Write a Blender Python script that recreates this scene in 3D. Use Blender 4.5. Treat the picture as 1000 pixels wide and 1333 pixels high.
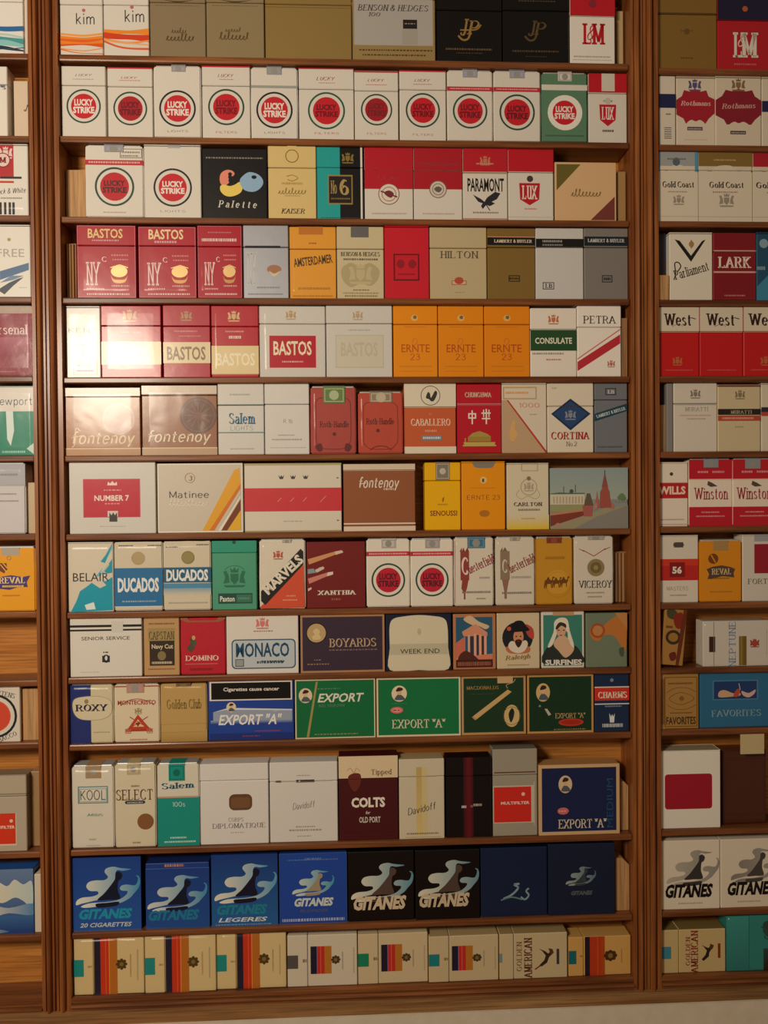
import bpy, bmesh, math, random
from mathutils import Matrix, Vector, noise
from mathutils.geometry import tessellate_polygon
for o in list(bpy.data.objects): bpy.data.objects.remove(o, do_unlink=True)
S = bpy.context.scene; C = S.collection
R = random.Random(7)
# ------------------------------------------------------------------ camera
D = 0.92; Z0 = 1.50; FPX = 963.0                       # distance to the pack fronts (plane y = 0), eye height, focal length in pixels of a 1000 px frame
YAW, PIT, ROL = (math.radians(a) for a in (2.4716, -0.7452, 0.5234))
def rotm():
    y, p, r = YAW, PIT, ROL
    Ry = Matrix(((math.cos(y),0,math.sin(y)),(0,1,0),(-math.sin(y),0,math.cos(y))))
    Rx = Matrix(((1,0,0),(0,math.cos(p),-math.sin(p)),(0,math.sin(p),math.cos(p))))
    Rz = Matrix(((math.cos(r),-math.sin(r),0),(math.sin(r),math.cos(r),0),(0,0,1)))
    return Ry @ Rx @ Rz
RM = rotm()
def w3(v): return Vector((v[0], v[2], -v[1]))          # image axes (right, down, forward) to world
cd = bpy.data.cameras.new('camera'); cam = bpy.data.objects.new('camera', cd); C.objects.link(cam)
cx, cy, cz = w3(RM.col[0]), -w3(RM.col[1]), -w3(RM.col[2])
M4 = Matrix((cx, cy, cz)).transposed().to_4x4(); M4.translation = (0, -D, Z0); cam.matrix_world = M4
cd.sensor_fit = 'HORIZONTAL'; cd.sensor_width = 36; cd.lens = 36*FPX/1000; cd.clip_start = 0.02
S.camera = cam
def up(px, py, y=0.0):                                 # world x, z of the point seen at a pixel on the plane at depth y
    d = RM @ Vector(((px-500)/FPX, (py-666.5)/FPX, 1)); k = (D+y)/d[2]
    return d[0]*k, Z0-d[1]*k
# ------------------------------------------------------------------ light
S.view_settings.view_transform = 'Standard'; S.view_settings.look = 'None'
S.view_settings.gamma = 1; S.view_settings.use_curve_mapping = False; S.view_settings.exposure = 0.0
wd = bpy.data.worlds.new('room'); S.world = wd; wd.use_nodes = True
bg = wd.node_tree.nodes['Background']; bg.inputs[0].default_value = (1.0, 0.76, 0.56, 1); bg.inputs[1].default_value = 0.14
def bulb(name, loc, rad, power, c=(1.0, 0.865, 0.69)):
    l = bpy.data.lights.new(name, 'POINT'); l.shadow_soft_size = rad; l.energy = power; l.color = c
    o = bpy.data.objects.new(name, l); C.objects.link(o); o.location = loc
bulb('ceiling_lamp', (-0.70, -1.20, 1.88), .16, 53.0)
# ------------------------------------------------------------------ materials
def lin(c):
    return tuple((x/12.92 if x <= .04045 else ((x+.055)/1.055)**2.4) for x in c)
PAL = dict(w='e0d9cd', c='e8dab6', k='0d0a09', r='c41a28', m='86141f', g='0f6b45', b='1f4496', n='151c42', t='139a94', y='f4b01e', o='e05f22',
           G='cfac66m', S='c8cacbm', a='8d8880', e='5c3a20', A='c9b082', p='efd2c0')
PAL.update(f='efe8dd', i='3a3230')
def col(s):
    s = PAL.get(s, s); m = 0.0
    if s.endswith('m'): m = 1.0; s = s[:-1]
    if len(s) == 3: s = ''.join(q*2 for q in s)
    return lin([int(s[i:i+2], 16)/255 for i in (0, 2, 4)]) + (m,)
def mat(name):
    m = bpy.data.materials.new(name); m.use_nodes = True; t = m.node_tree
    return m, t, t.nodes['Principled BSDF'], lambda ty: t.nodes.new(ty), t.links.new
def card(name, rough, coat, bump, bscale, dist=.0004):
    m, t, p, N, L = mat(name)
    a = N('ShaderNodeVertexColor'); a.layer_name = 'ink'
    oi = N('ShaderNodeObjectInfo'); tc = N('ShaderNodeTexCoord'); ns = N('ShaderNodeTexNoise'); ns.inputs['Scale'].default_value = bscale; ns.inputs['Detail'].default_value = 3
    ad = N('ShaderNodeVectorMath'); ad.operation = 'ADD'; L(tc.outputs['Object'], ad.inputs[0]); L(oi.outputs['Location'], ad.inputs[1]); L(ad.outputs[0], ns.inputs['Vector'])
    n2 = N('ShaderNodeTexNoise'); n2.inputs['Scale'].default_value = 900; L(tc.outputs['Object'], n2.inputs['Vector'])
    mr = N('ShaderNodeMapRange'); mr.inputs[3].default_value = .90; mr.inputs[4].default_value = 1.06; L(n2.outputs['Fac'], mr.inputs[0])
    mx = N('ShaderNodeVectorMath'); mx.operation = 'SCALE'; L(a.outputs['Color'], mx.inputs[0]); L(mr.outputs[0], mx.inputs['Scale'])
    L(mx.outputs[0], p.inputs['Base Color'])
    mm = N('ShaderNodeMath'); mm.operation = 'MULTIPLY'; mm.inputs[1].default_value = .38; L(a.outputs['Alpha'], mm.inputs[0]); L(mm.outputs[0], p.inputs['Metallic'])
    p.inputs['Roughness'].default_value = rough; p.inputs['Specular IOR Level'].default_value = .3; p.inputs['Coat Weight'].default_value = coat; p.inputs['Coat Roughness'].default_value = .16
    b = N('ShaderNodeBump'); b.inputs['Strength'].default_value = bump; b.inputs['Distance'].default_value = dist; L(ns.outputs['Fac'], b.inputs['Height'])
    L(b.outputs[0], p.inputs['Normal']); L(b.outputs[0], p.inputs['Coat Normal'])
    return m
CARD = card('printed_card', .42, .35, .5, 28)
SOFT = card('printed_soft_paper', .5, .3, .6, 45, .0007)
MATTE = card('uncoated_paper', .8, 0, .2, 90)
def wrapmat():
    m, t, p, N, L = mat('cellophane'); t.nodes.remove(p)
    tr = N('ShaderNodeBsdfTransparent'); gl = N('ShaderNodeBsdfGlossy'); gl.inputs['Roughness'].default_value = .19
    fr = N('ShaderNodeFresnel'); fr.inputs[0].default_value = 1.5
    tc = N('ShaderNodeTexCoord'); n = N('ShaderNodeTexNoise'); n.inputs['Scale'].default_value = 26; n.inputs['Detail'].default_value = 1; n.inputs['Distortion'].default_value = .6
    oi = N('ShaderNodeObjectInfo'); ad = N('ShaderNodeVectorMath'); L(tc.outputs['Object'], ad.inputs[0]); L(oi.outputs['Location'], ad.inputs[1]); L(ad.outputs[0], n.inputs['Vector'])
    b = N('ShaderNodeBump'); b.inputs['Strength'].default_value = .7; b.inputs['Distance'].default_value = .0017; L(n.outputs['Fac'], b.inputs['Height']); L(b.outputs[0], gl.inputs['Normal']); L(b.outputs[0], fr.inputs['Normal'])
    ge = N('ShaderNodeNewGeometry'); io = N('ShaderNodeMapRange'); io.inputs[3].default_value = 1.45; io.inputs[4].default_value = 1/1.45; L(ge.outputs['Backfacing'], io.inputs[0]); L(io.outputs[0], fr.inputs[0])
    sc = N('ShaderNodeMath'); sc.operation = 'MULTIPLY'; sc.inputs[1].default_value = .38; sc.use_clamp = True; L(fr.outputs[0], sc.inputs[0])
    mx = N('ShaderNodeMixShader'); L(sc.outputs[0], mx.inputs[0]); L(tr.outputs[0], mx.inputs[1]); L(gl.outputs[0], mx.inputs[2])
    L(mx.outputs[0], t.nodes['Material Output'].inputs[0]); return m
WRAP = wrapmat()
def wood(name, axis, c1, c2, rough=.38, coat=.25):
    m, t, p, N, L = mat(name)
    tc = N('ShaderNodeTexCoord'); mp = N('ShaderNodeMapping'); L(tc.outputs['Object'], mp.inputs[0])
    sc = [40, 40, 40]; sc[axis] = 2.2; mp.inputs['Scale'].default_value = sc
    n = N('ShaderNodeTexNoise'); n.inputs['Scale'].default_value = 1.6; n.inputs['Detail'].default_value = 6; n.inputs['Distortion'].default_value = .8; L(mp.outputs[0], n.inputs[0])
    mp2 = N('ShaderNodeMapping'); s2 = [420, 420, 420]; s2[axis] = 14; mp2.inputs['Scale'].default_value = s2; L(tc.outputs['Object'], mp2.inputs[0])
    n2 = N('ShaderNodeTexNoise'); n2.inputs['Scale'].default_value = 1; n2.inputs['Detail'].default_value = 2; L(mp2.outputs[0], n2.inputs[0])
    cr = N('ShaderNodeValToRGB'); cr.color_ramp.elements[0].position = .3; cr.color_ramp.elements[1].position = .72
    cr.color_ramp.elements[0].color = col(c1)[:3]+(1,); cr.color_ramp.elements[1].color = col(c2)[:3]+(1,); L(n.outputs['Fac'], cr.inputs[0])
    mr = N('ShaderNodeMapRange'); mr.inputs[1].default_value = .3; mr.inputs[2].default_value = .6; mr.inputs[3].default_value = .62; mr.inputs[4].default_value = 1.05; L(n2.outputs['Fac'], mr.inputs[0])
    mx = N('ShaderNodeVectorMath'); mx.operation = 'SCALE'; L(cr.outputs[0], mx.inputs[0]); L(mr.outputs[0], mx.inputs['Scale']); L(mx.outputs[0], p.inputs['Base Color'])
    p.inputs['Roughness'].default_value = rough; p.inputs['Specular IOR Level'].default_value = .3; p.inputs['Coat Weight'].default_value = coat; p.inputs['Coat Roughness'].default_value = .165
    b = N('ShaderNodeBump'); b.inputs['Strength'].default_value = .25; b.inputs['Distance'].default_value = .0006; L(n2.outputs['Fac'], b.inputs['Height']); L(b.outputs[0], p.inputs['Normal'])
    return m
W_V = wood('varnished_wood_upright', 2, '763c1a', 'a86834')
W_H = wood('varnished_wood_shelf', 0, '63341a', '935a30')
W_BACK = wood('plywood_back', 0, 'b8702c', 'd08c42', .5, .1)
W_LEDGE = wood('worn_ledge_wood', 0, '8a5c34', 'b58a5a', .6, 0)
def plaster():
    m, t, p, N, L = mat('cream_plaster'); tc = N('ShaderNodeTexCoord'); n = N('ShaderNodeTexNoise'); n.inputs['Scale'].default_value = 60; L(tc.outputs['Object'], n.inputs[0])
    cr = N('ShaderNodeValToRGB'); cr.color_ramp.elements[0].color = col('cdbfa6')[:3]+(1,); cr.color_ramp.elements[1].color = col('e0d5c0')[:3]+(1,); L(n.outputs['Fac'], cr.inputs[0]); L(cr.outputs[0], p.inputs['Base Color'])
    b = N('ShaderNodeBump'); b.inputs['Strength'].default_value = .3; b.inputs['Distance'].default_value = .001; L(n.outputs['Fac'], b.inputs['Height']); L(b.outputs[0], p.inputs['Normal']); p.inputs['Roughness'].default_value = .85
    return m
PLASTER = plaster()
# ------------------------------------------------------------------ object helpers
def link(name, me, parent=None, m=None):
    o = bpy.data.objects.new(name, me); C.objects.link(o)
    if parent: o.parent = parent
    if m and me: me.materials.append(m)
    return o
def empty(name, loc, rot=(0, 0, 0)):
    o = bpy.data.objects.new(name, None); C.objects.link(o); o.location = loc; o.rotation_euler = rot; o.empty_display_size = .02; return o
def tag(o, label, cat, group=None):
    o['label'] = label; o['category'] = cat
    if group: o['group'] = group
def box_mesh(name, x0, x1, y0, y1, z0, z1, bev=0.0, seg=1):
    bm = bmesh.new(); bmesh.ops.create_cube(bm, size=1)
    for v in bm.verts: v.co = Vector(((x0+x1)/2+v.co.x*(x1-x0), (y0+y1)/2+v.co.y*(y1-y0), (z0+z1)/2+v.co.z*(z1-z0)))
    if bev: bmesh.ops.bevel(bm, geom=list(bm.edges), offset=bev, segments=seg, affect='EDGES', profile=.5)
    me = bpy.data.meshes.new(name); bm.to_mesh(me); bm.free(); return me
def ink(me, c, fn=None):
    a = me.color_attributes.new('ink', 'FLOAT_COLOR', 'CORNER'); n = len(me.loops); arr = list(c)*n
    if fn:
        for p in me.polygons:
            cc = fn(p.normal, p.center)
            if cc:
                for li in p.loop_indices: arr[li*4:li*4+4] = cc
    a.data.foreach_set('color', arr)
# ------------------------------------------------------------------ lettering
_tc = {}
# pen-stroke capitals and small letters for the seriffed and script lettering: strokes of points, '~' marks a smooth curve
GL = {
'A':"0,0-4,10 4,10-8,0 1.4,3.5-6.6,3.5",'B':"1,0-1,10 ~1,10-4.5,9.8-6.3,7.7-4.5,5.4-1,5.3 ~1,5.3-5,5.2-7,2.7-5,.1-1,0",
'C':"~8,8-6.5,9.7-4,10-1.2,8-.5,5-1.2,2-4,0-6.8,.4-8,2",'D':"1,0-1,10 ~1,10-5,9.7-8,7-8,3-5,.3-1,0",'E':"1,0-1,10 1,10-6.6,10 1,5.2-5.6,5.2 1,0-7,0",
'F':"1,0-1,10 1,10-6.6,10 1,5.2-5.6,5.2",'G':"~8,8-6.5,9.7-4,10-1.2,8-.5,5-1.2,2-4,0-6.8,.4-8,2 8,2-8,4.6 5.8,4.6-9,4.6",'H':"1,0-1,10 7,0-7,10 1,5.2-7,5.2",
'I':"1,0-1,10",'J':"4,10-4,2 ~4,2-3,.2-1,0-0,1.5",'K':"1,0-1,10 7,10-1,4.4 2.6,5.6-7.5,0",'L':"1,10-1,0 1,0-6.6,0",'M':"1,0-1,10 1,10-4.8,1 4.8,1-8.6,10 8.6,10-8.6,0",
'N':"1,0-1,10 1,10-7.4,0 7.4,0-7.4,10",'O':"~4.3,10-1.4,8.3-.4,5-1.4,1.7-4.3,0-7.2,1.7-8.2,5-7.2,8.3-4.3,10",'P':"1,0-1,10 ~1,10-5,9.8-7,7.3-5,4.9-1,4.8",
'Q':"~4.3,10-1.4,8.3-.4,5-1.4,1.7-4.3,0-7.2,1.7-8.2,5-7.2,8.3-4.3,10 4.5,2.5-8.6,-1.8",'R':"1,0-1,10 ~1,10-5,9.8-6.8,7.5-5,5.2-1,5.1 4,5.1-7.8,0",
'S':"~6.4,8.2-5.5,9.6-3.5,10-1.2,9-1,7.2-2.5,5.9-5,4.6-6.6,3.2-6.2,1-3.8,0-1.5,.4-.4,2",'T':"4,0-4,10 .2,10-7.8,10",'U':"1,10-1,3 ~1,3-1.6,.8-4,0-6.4,.8-7,3 7,3-7,10",
'V':"0,10-4,0 4,0-8,10",'W':"0,10-3,0 3,0-6,10 6,10-9,0 9,0-12,10",'X':"0,0-7.6,10 0,10-7.6,0",'Y':"0,10-3.9,4.6 3.9,4.6-7.8,10 3.9,0-3.9,4.6",'Z':".6,10-7,10 7,10-.4,0 -.4,0-7.4,0",
'a':"~.8,5.4-2.2,6.6-4.4,6-4.9,4.6 4.9,4.6-4.9,0 ~4.9,3.8-2,3.5-.4,2-1,.4-2.8,0-4.9,1.4",'b':"1,10-1,0 ~1,5-3,6.6-5.4,5.5-5.8,3.3-5.2,.9-3,0-1,1.4",'c':"~5,5.4-3.2,6.6-1,5.4-.5,3.2-1.2,.8-3,0-5,1",
'd':"5.4,10-5.4,0 ~5.4,5-3.4,6.6-1,5.4-.5,3.2-1.2,.8-3.2,0-5.4,1.4",'e':"~.6,3.6-5.4,3.6-4.8,5.8-3,6.6-1,5.4-.5,3.2-1.2,.8-3,0-5.2,1.1",'f':"~4.6,9.4-3.2,10-2,8.4-2,6 2,6-2,0 .2,6.4-4,6.4",
'g':"~5.4,5.4-3.2,6.6-1,5.4-.6,3.4-1.2,1.2-3.2,.6-5.4,2 5.4,6.6-5.4,-1 ~5.4,-1-4.6,-2.8-2.6,-3.2-.8,-2.4",'h':"1,10-1,0 ~1,4.8-3,6.6-5,5.8-5.4,4 5.4,4-5.4,0",'i':"1,6.6-1,0 .9,8.4-1.1,9.6",
'j':"2,6.6-2,-1 ~2,-1-1.4,-2.8-0,-3 1.9,8.4-2.1,9.6",'k':"1,10-1,0 5,6.6-1,2.8 2.2,3.8-5.4,0",'l':"1,10-1,0",'m':"1,6.6-1,0 ~1,4.8-2.8,6.6-4.4,5.8-4.7,4 4.7,4-4.7,0 ~4.7,4.8-6.6,6.6-8.2,5.8-8.5,4 8.5,4-8.5,0",
'n':"1,6.6-1,0 ~1,4.8-3,6.6-5,5.8-5.4,4 5.4,4-5.4,0",'o':"~3.1,6.6-1,5.4-.5,3.3-1,1.1-3.1,0-5.2,1.1-5.7,3.3-5.2,5.4-3.1,6.6",'p':"1,6.6-1,-3 ~1,5-3,6.6-5.4,5.5-5.8,3.3-5.2,.9-3,0-1,1.4",
'q':"5.4,6.6-5.4,-3 ~5.4,5-3.4,6.6-1,5.4-.5,3.2-1.2,.8-3.2,0-5.4,1.4",'r':"1,6.6-1,0 ~1,4.6-2.2,6.2-4,6.4",'s':"~4.4,5.4-2.8,6.6-1,5.6-1.4,4.1-4,2.8-4.6,1.2-2.8,0-.5,1.1",'t':"2,9-2,1.4 ~2,1.4-2.6,.1-4.2,.6 .3,6.4-4,6.4",
'u':"1,6.6-1,2 ~1,2-1.8,.1-3.8,.4-5.4,2 5.4,6.6-5.4,0",'v':"0,6.6-2.8,0 2.8,0-5.6,6.6",'w':"0,6.6-2.4,0 2.4,0-4.6,6.6 4.6,6.6-7,0 7,0-9.2,6.6",'x':"0,0-5,6.6 0,6.6-5,0",'y':"0,6.6-2.8,0 5.6,6.6-1.8,-3",'z':".4,6.6-5,6.6 5,6.6-0,0 0,0-5,0",
'0':"~3.4,10-1,8-.5,5-1,2-3.4,0-5.8,2-6.3,5-5.8,8-3.4,10",'1':"2.6,0-2.6,10 2.6,10-.6,8.4",'2':"~.6,7.6-1.6,9.6-4,10-5.8,8.4-5.4,6-.5,0 .4,0-6.2,0",'3':"~.8,8.6-2.6,10-5.2,9-5,6.6-2.6,5.4 ~2.6,5.4-5.6,4.6-6,2.2-4,.1-1.6,.1-.3,1.6",
'4':"4.6,0-4.6,10 4.6,10-0,3 0,3-6.4,3",'5':"5.6,10-1.4,10 1.4,10-1,5.6 ~1,5.6-3.4,6.3-5.8,5-5.8,1.8-3.6,0-.4,1.2",'6':"~5.4,9.4-3.4,10-1.2,7.6-.5,4-1.6,.8-3.6,0-5.8,1.4-5.8,4.2-3.8,5.8-1.2,4.8",
'7':".4,10-6.2,10 6.2,10-2.4,0",'8':"~3.3,5.4-1.2,6.6-1.2,9-3.3,10-5.4,9-5.4,6.6-3.3,5.4-.8,4-.7,1.4-3.3,0-5.9,1.4-5.8,4-3.3,5.4",'9':"~1,.6-3.2,0-5.4,2.6-6,6-5,9.2-3,10-.9,8.6-.8,6-2.8,4.4-5.6,5.4",
'&':"~8,0-5.5,2.5-2,7-2.2,9.3-4,10-5.4,8.6-4.4,6.6-1.6,4.6-.4,2.4-1.6,.3-4,0-6.4,1.6-7.6,4.4",'.':".9,0-.9,1.2",',':"1,1-.2,-1.6","'":"1,10-.8,7.6",'-':".4,4-3.6,4",'"':"0.6,10-0.6,7 2.6,10-2.6,7",'!':"1,10-1,3 1,0-1,1.2"}
def spline(P, n=5):
    out = []
    for i in range(len(P)-1):
        a, b, c, d = P[max(i-1, 0)], P[i], P[i+1], P[min(i+2, len(P)-1)]
        if P[0] == P[-1]:
            if i == 0: a = P[-2]
            if i == len(P)-2: d = P[1]
        for k in range(n):
            t = k/n
            out.append(tuple(.5*((2*b[j])+(-a[j]+c[j])*t+(2*a[j]-5*b[j]+4*c[j]-d[j])*t*t+(-a[j]+3*b[j]-3*c[j]+d[j])*t**3) for j in (0, 1)))
    out.append(P[-1]); return out
def pen_text(s, thick, thin, serif, slant, nib=18):
    V = []; F = []; x0 = 0
    def quad(a, b, c, d): i = len(V); V.extend((a, b, c, d)); F.append((i, i+1, i+2)); F.append((i, i+2, i+3))
    def width(dx, dy):
        an = math.degrees(math.atan2(dy, dx)); return max(thin, thick*abs(math.sin(math.radians(an+nib))))
    for ch in s:
        if ch == ' ': x0 += 4; continue
        g = GL.get(ch) or GL.get(ch.upper()) or GL['-']; ends = []; mx = 0; st = []
        for tok in g.split(' '):
            cu = tok.startswith('~'); P = []
            buf = tok.lstrip('~'); parts = []; cur = ''
            for i, q in enumerate(buf):
                if q == '-' and i > 0 and buf[i-1] not in ',-': parts.append(cur); cur = ''
                else: cur += q
            parts.append(cur)
            for z in parts: a, b = z.split(','); P.append((float(a), float(b)))
            st.append((cu, P)); mx = max(mx, max(p[0] for p in P))
            if not cu: ends += [P[0], P[-1]]
        for cu, P in st:
            Q = spline(P) if cu else P
            pl = pr = None
            for i in range(len(Q)):
                a = Q[max(i-1, 0)]; b = Q[min(i+1, len(Q)-1)]; dx, dy = b[0]-a[0], b[1]-a[1]; l = math.hypot(dx, dy) or 1
                w = width(dx, dy)/2; nx, ny = -dy/l*w, dx/l*w
                L_ = (x0+Q[i][0]+nx, Q[i][1]+ny); R_ = (x0+Q[i][0]-nx, Q[i][1]-ny)
                if pl: quad(pl, pr, R_, L_)
                pl, pr = L_, R_
            if serif and not cu:
                for e, o in ((P[0], P[-1]), (P[-1], P[0])):
                    dx, dy = abs(e[0]-o[0]), abs(e[1]-o[1])
                    if dy < 2 and dx < 3: continue
                    if dy > dx*.5 and e[1] in (0, 10, 6.6, -3):
                        if dx > .5 and ends.count(e) > 1: continue
                        h = thick*.5+1.1; y = e[1]; s_ = thin/2
                        quad((x0+e[0]-h, y-s_), (x0+e[0]+h, y-s_), (x0+e[0]+h, y+s_), (x0+e[0]-h, y+s_))
                    elif dy < .3 and ends.count(e) == 1 and e[1] in (0, 10):
                        k = 2.2 if e[1] == 0 else -2.2; quad((x0+e[0]-thin/2, e[1]), (x0+e[0]+thin/2, e[1]), (x0+e[0]+thin/2, e[1]+k), (x0+e[0]-thin/2, e[1]+k))
        x0 += mx+1.5+thick*.55
    V = [(x+y*slant, y) for x, y in V]; return V, F
def font_text(s, off, slant):
    cu = bpy.data.curves.new('lettering', 'FONT'); cu.body = s; cu.size = 10; cu.offset = off; cu.resolution_u = 2; cu.fill_mode = 'FRONT'
    o = bpy.data.objects.new('lettering', cu); C.objects.link(o); bpy.context.view_layer.update()
    me = bpy.data.meshes.new_from_object(o.evaluated_get(bpy.context.evaluated_depsgraph_get()))
    V = [(v.co.x+v.co.y*slant, v.co.y) for v in me.vertices]; F = []
    for p in me.polygons:
        vs = list(p.vertices)
        for i in range(1, len(vs)-1): F.append((vs[0], vs[i], vs[i+1]))
    bpy.data.objects.remove(o); bpy.data.curves.remove(cu); bpy.data.meshes.remove(me); return V, F
STY = {'S': ('f', 0, 0), 'B': ('f', .22, 0), 'H': ('f', .42, 0), 'I': ('f', .22, .25), 'Y': ('f', .5, .25), 'R': ('p', 1.9, .8, 1, 0), 'X': ('p', 2.7, 1.0, 1, 0), 'J': ('p', 2.1, .8, 1, .25), 'C': ('p', 1.5, .7, 0, .35), 'D': ('p', 1.7, 1.1, 0, .25),
       'U': ('p', 1.05, .9, 0, 0), 'K': ('p', 2.6, 1.5, 0, 0)}
def text_mesh(s, sty):
    k = (s, sty)
    if k not in _tc:
        q = STY[sty]; V, F = font_text(s, q[1], q[2]) if q[0] == 'f' else pen_text(s, q[1], q[2], q[3], q[4])
        x0, x1 = min(v[0] for v in V), max(v[0] for v in V); y0, y1 = min(v[1] for v in V), max(v[1] for v in V)
        _tc[k] = ([((x-x0)/(x1-x0), (y-y0)/(y1-y0)) for x, y in V], F)
    return _tc[k]
# ------------------------------------------------------------------ printing: a small drawing language in percent of the pack face (x to the right, y down)
class Print:
    def __init__(s, W, H): s.W, s.H, s.T, s.k = W, H, [], 0            # triangles: ((x,y)*3, (c)*3, layer)
    def P(s, u, v): return (u/100*s.W, (1-v/100)*s.H)
    def tri(s, a, b, c, ca, cb=None, cc=None): s.T.append(((a, b, c), (ca, cb or ca, cc or ca), s.k))
    def poly(s, pts, c, f=None):
        q = [Vector((p[0], p[1], 0)) for p in pts]
        for t in tessellate_polygon([q]):
            s.tri(pts[t[0]], pts[t[1]], pts[t[2]], *((f(pts[i]) for i in t) if f else (c,)))
    def ell(s, x, y, rx, ry, c, n=26): s.poly([(x+rx*math.cos(i*2*math.pi/n), y+ry*math.sin(i*2*math.pi/n)) for i in range(n)], c)
    def stroke(s, P, w, c):
        for i in range(len(P)-1):
            dx, dy = P[i+1][0]-P[i][0], P[i+1][1]-P[i][1]; l = math.hypot(dx, dy) or 1; nx, ny = -dy/l*w/2, dx/l*w/2
            a, b, d, e = (P[i][0]+nx, P[i][1]+ny), (P[i][0]-nx, P[i][1]-ny), (P[i+1][0]-nx, P[i+1][1]-ny), (P[i+1][0]+nx, P[i+1][1]+ny)
            s.tri(a, b, d, c); s.tri(a, d, e, c)
    def do(s, prog):
        for line in prog.split(';'):
            t = line.split()
            if not t: continue
            s.k += 1; o = t[0]; P = s.P
            pt = lambda q: tuple(float(z) for z in q.split(','))
            if o == 'r':
                x0, y0, x1, y1 = map(float, t[1:5]); s.poly([P(x0, y0), P(x1, y0), P(x1, y1), P(x0, y1)], col(t[5]))
            elif o == 'rg':       # ink that blends downward (or sideways with a 6th number) from one colour to another
                x0, y0, x1, y1 = map(float, t[1:5]); a, b = col(t[5]), col(t[6]); h = len(t) > 7
                p = [P(x0, y0), P(x1, y0), P(x1, y1), P(x0, y1)]; cs = (a, b, b, a) if h else (a, a, b, b)
                s.tri(p[0], p[1], p[2], cs[0], cs[1], cs[2]); s.tri(p[0], p[2], p[3], cs[0], cs[2], cs[3])
            elif o == 'f':        # frame
                x0, y0, x1, y1, w = map(float, t[1:6]); c = col(t[6]); wv = w*s.W/s.H
                for q in ((x0, y0, x1, y0+wv), (x0, y1-wv, x1, y1), (x0, y0+wv, x0+w, y1-wv), (x1-w, y0+wv, x1, y1-wv)):
                    s.poly([P(q[0], q[1]), P(q[2], q[1]), P(q[2], q[3]), P(q[0], q[3])], c)
            elif o == 'rr':       # rounded rectangle
                x0, y0, x1, y1, r = map(float, t[1:6]); a = P(x0, y0); b = P(x1, y1); r = r/100*s.W; pts = []
                for (px, py, st) in ((b[0]-r, a[1]-r, 0), (a[0]+r, a[1]-r, 90), (a[0]+r, b[1]+r, 180), (b[0]-r, b[1]+r, 270)):
                    for k in range(6): an = math.radians(st+k*18); pts.append((px+r*math.cos(an), py+r*math.sin(an)))
                s.poly(pts, col(t[6]))
            elif o == 'c': x, y, r = map(float, t[1:4]); p = P(x, y); s.ell(p[0], p[1], r/100*s.W, r/100*s.W, col(t[4]))
            elif o == 'e': x, y, rx, ry = map(float, t[1:5]); p = P(x, y); s.ell(p[0], p[1], rx/100*s.W, ry/100*s.H, col(t[5]))
            elif o == 'o':        # ring
                x, y, r, w = map(float, t[1:5]); p = P(x, y); r = r/100*s.W; w = w/100*s.W
                s.stroke([(p[0]+(r-w/2)*math.cos(i*math.pi/18), p[1]+(r-w/2)*math.sin(i*math.pi/18)) for i in range(37)], w, col(t[5]))
            elif o == 'p': s.poly([P(*pt(q)) for q in t[2:]], col(t[1]))
            elif o == 's': s.stroke([P(*pt(q)) for q in t[3:]], float(t[2])/100*s.W, col(t[1]))
            elif o == 'q': s.stroke([P(*q) for q in spline([pt(q) for q in t[3:]], 6)], float(t[2])/100*s.W, col(t[1]))
            elif o in ('b', 'bg', 'bh'):   # smooth blob; bg / bh blend two inks downward / sideways
                n = 2 if o != 'b' else 1; q = [pt(z) for z in t[1+n:]]; q = spline(q+[q[0]], 4)[:-1]
                if n == 1: s.poly([P(*z) for z in q], col(t[1]))
                else:
                    i = 1 if o == 'bg' else 0; lo, hi = min(z[i] for z in q), max(z[i] for z in q); a, b = col(t[1]), col(t[2]); inv = {P(*z): (z[i]-lo)/(hi-lo) for z in q}
                    s.poly([P(*z) for z in q], None, lambda p: tuple(a[j]+(b[j]-a[j])*inv[p] for j in range(4)))
            elif o == 't':
                V, F = text_mesh(t[1].replace('_', ' '), t[7] if len(t) > 7 else 'B'); x0, y0, x1, y1 = map(float, t[2:6]); c = col(t[6])
                Q = [P(x0+(x1-x0)*a, y1-(y1-y0)*b) for a, b in V]
                for f in F: s.tri(Q[f[0]], Q[f[1]], Q[f[2]], c)
            elif o == 'ta':       # text cx cy w h angle colour style: w and h in percent of the width
                V, F = text_mesh(t[1].replace('_', ' '), t[8] if len(t) > 8 else 'B'); x, y, w, h, an = map(float, t[2:7]); c = col(t[7]); p = P(x, y); an = math.radians(an); w *= s.W/100; h *= s.W/100
                Q = [(p[0]+(a-.5)*w*math.cos(an)-(b-.5)*h*math.sin(an), p[1]+(a-.5)*w*math.sin(an)+(b-.5)*h*math.cos(an)) for a, b in V]
                for f in F: s.tri(Q[f[0]], Q[f[1]], Q[f[2]], c)
            elif o == 'g':        # a line of fine print too small to read: short dashes
                x0, y0, x1, y1 = map(float, t[1:5]); c = col(t[5]); x = x0; r = random.Random(int(x0*7+y0*13)); ver = abs(s.H*(y1-y0)) > abs(s.W*(x1-x0)) * 1.2
                if ver:
                    y = y0
                    while y < y1-.5: e = min(y1, y+r.uniform(1, 2.6)); s.poly([P(x0, y), P(x1, y), P(x1, e), P(x0, e)], c); y = e+.8
                else:
                    while x < x1-.5: e = min(x1, x+r.uniform(1.2, 4)); s.poly([P(x, y0), P(e, y0), P(e, y1), P(x, y1)], c); x = e+1.1
            elif o == 'k':        # small heraldic crest: shield, supporters, crown, ribbon
                x, y, w = map(float, t[1:4]); c = col(t[4]); p = P(x, y); w = w/100*s.W; X = lambda a, b: (p[0]+a*w, p[1]+b*w)
                s.poly([X(-.18, .2), X(.18, .2), X(.18, -.1), X(0, -.3), X(-.18, -.1)], c)
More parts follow.
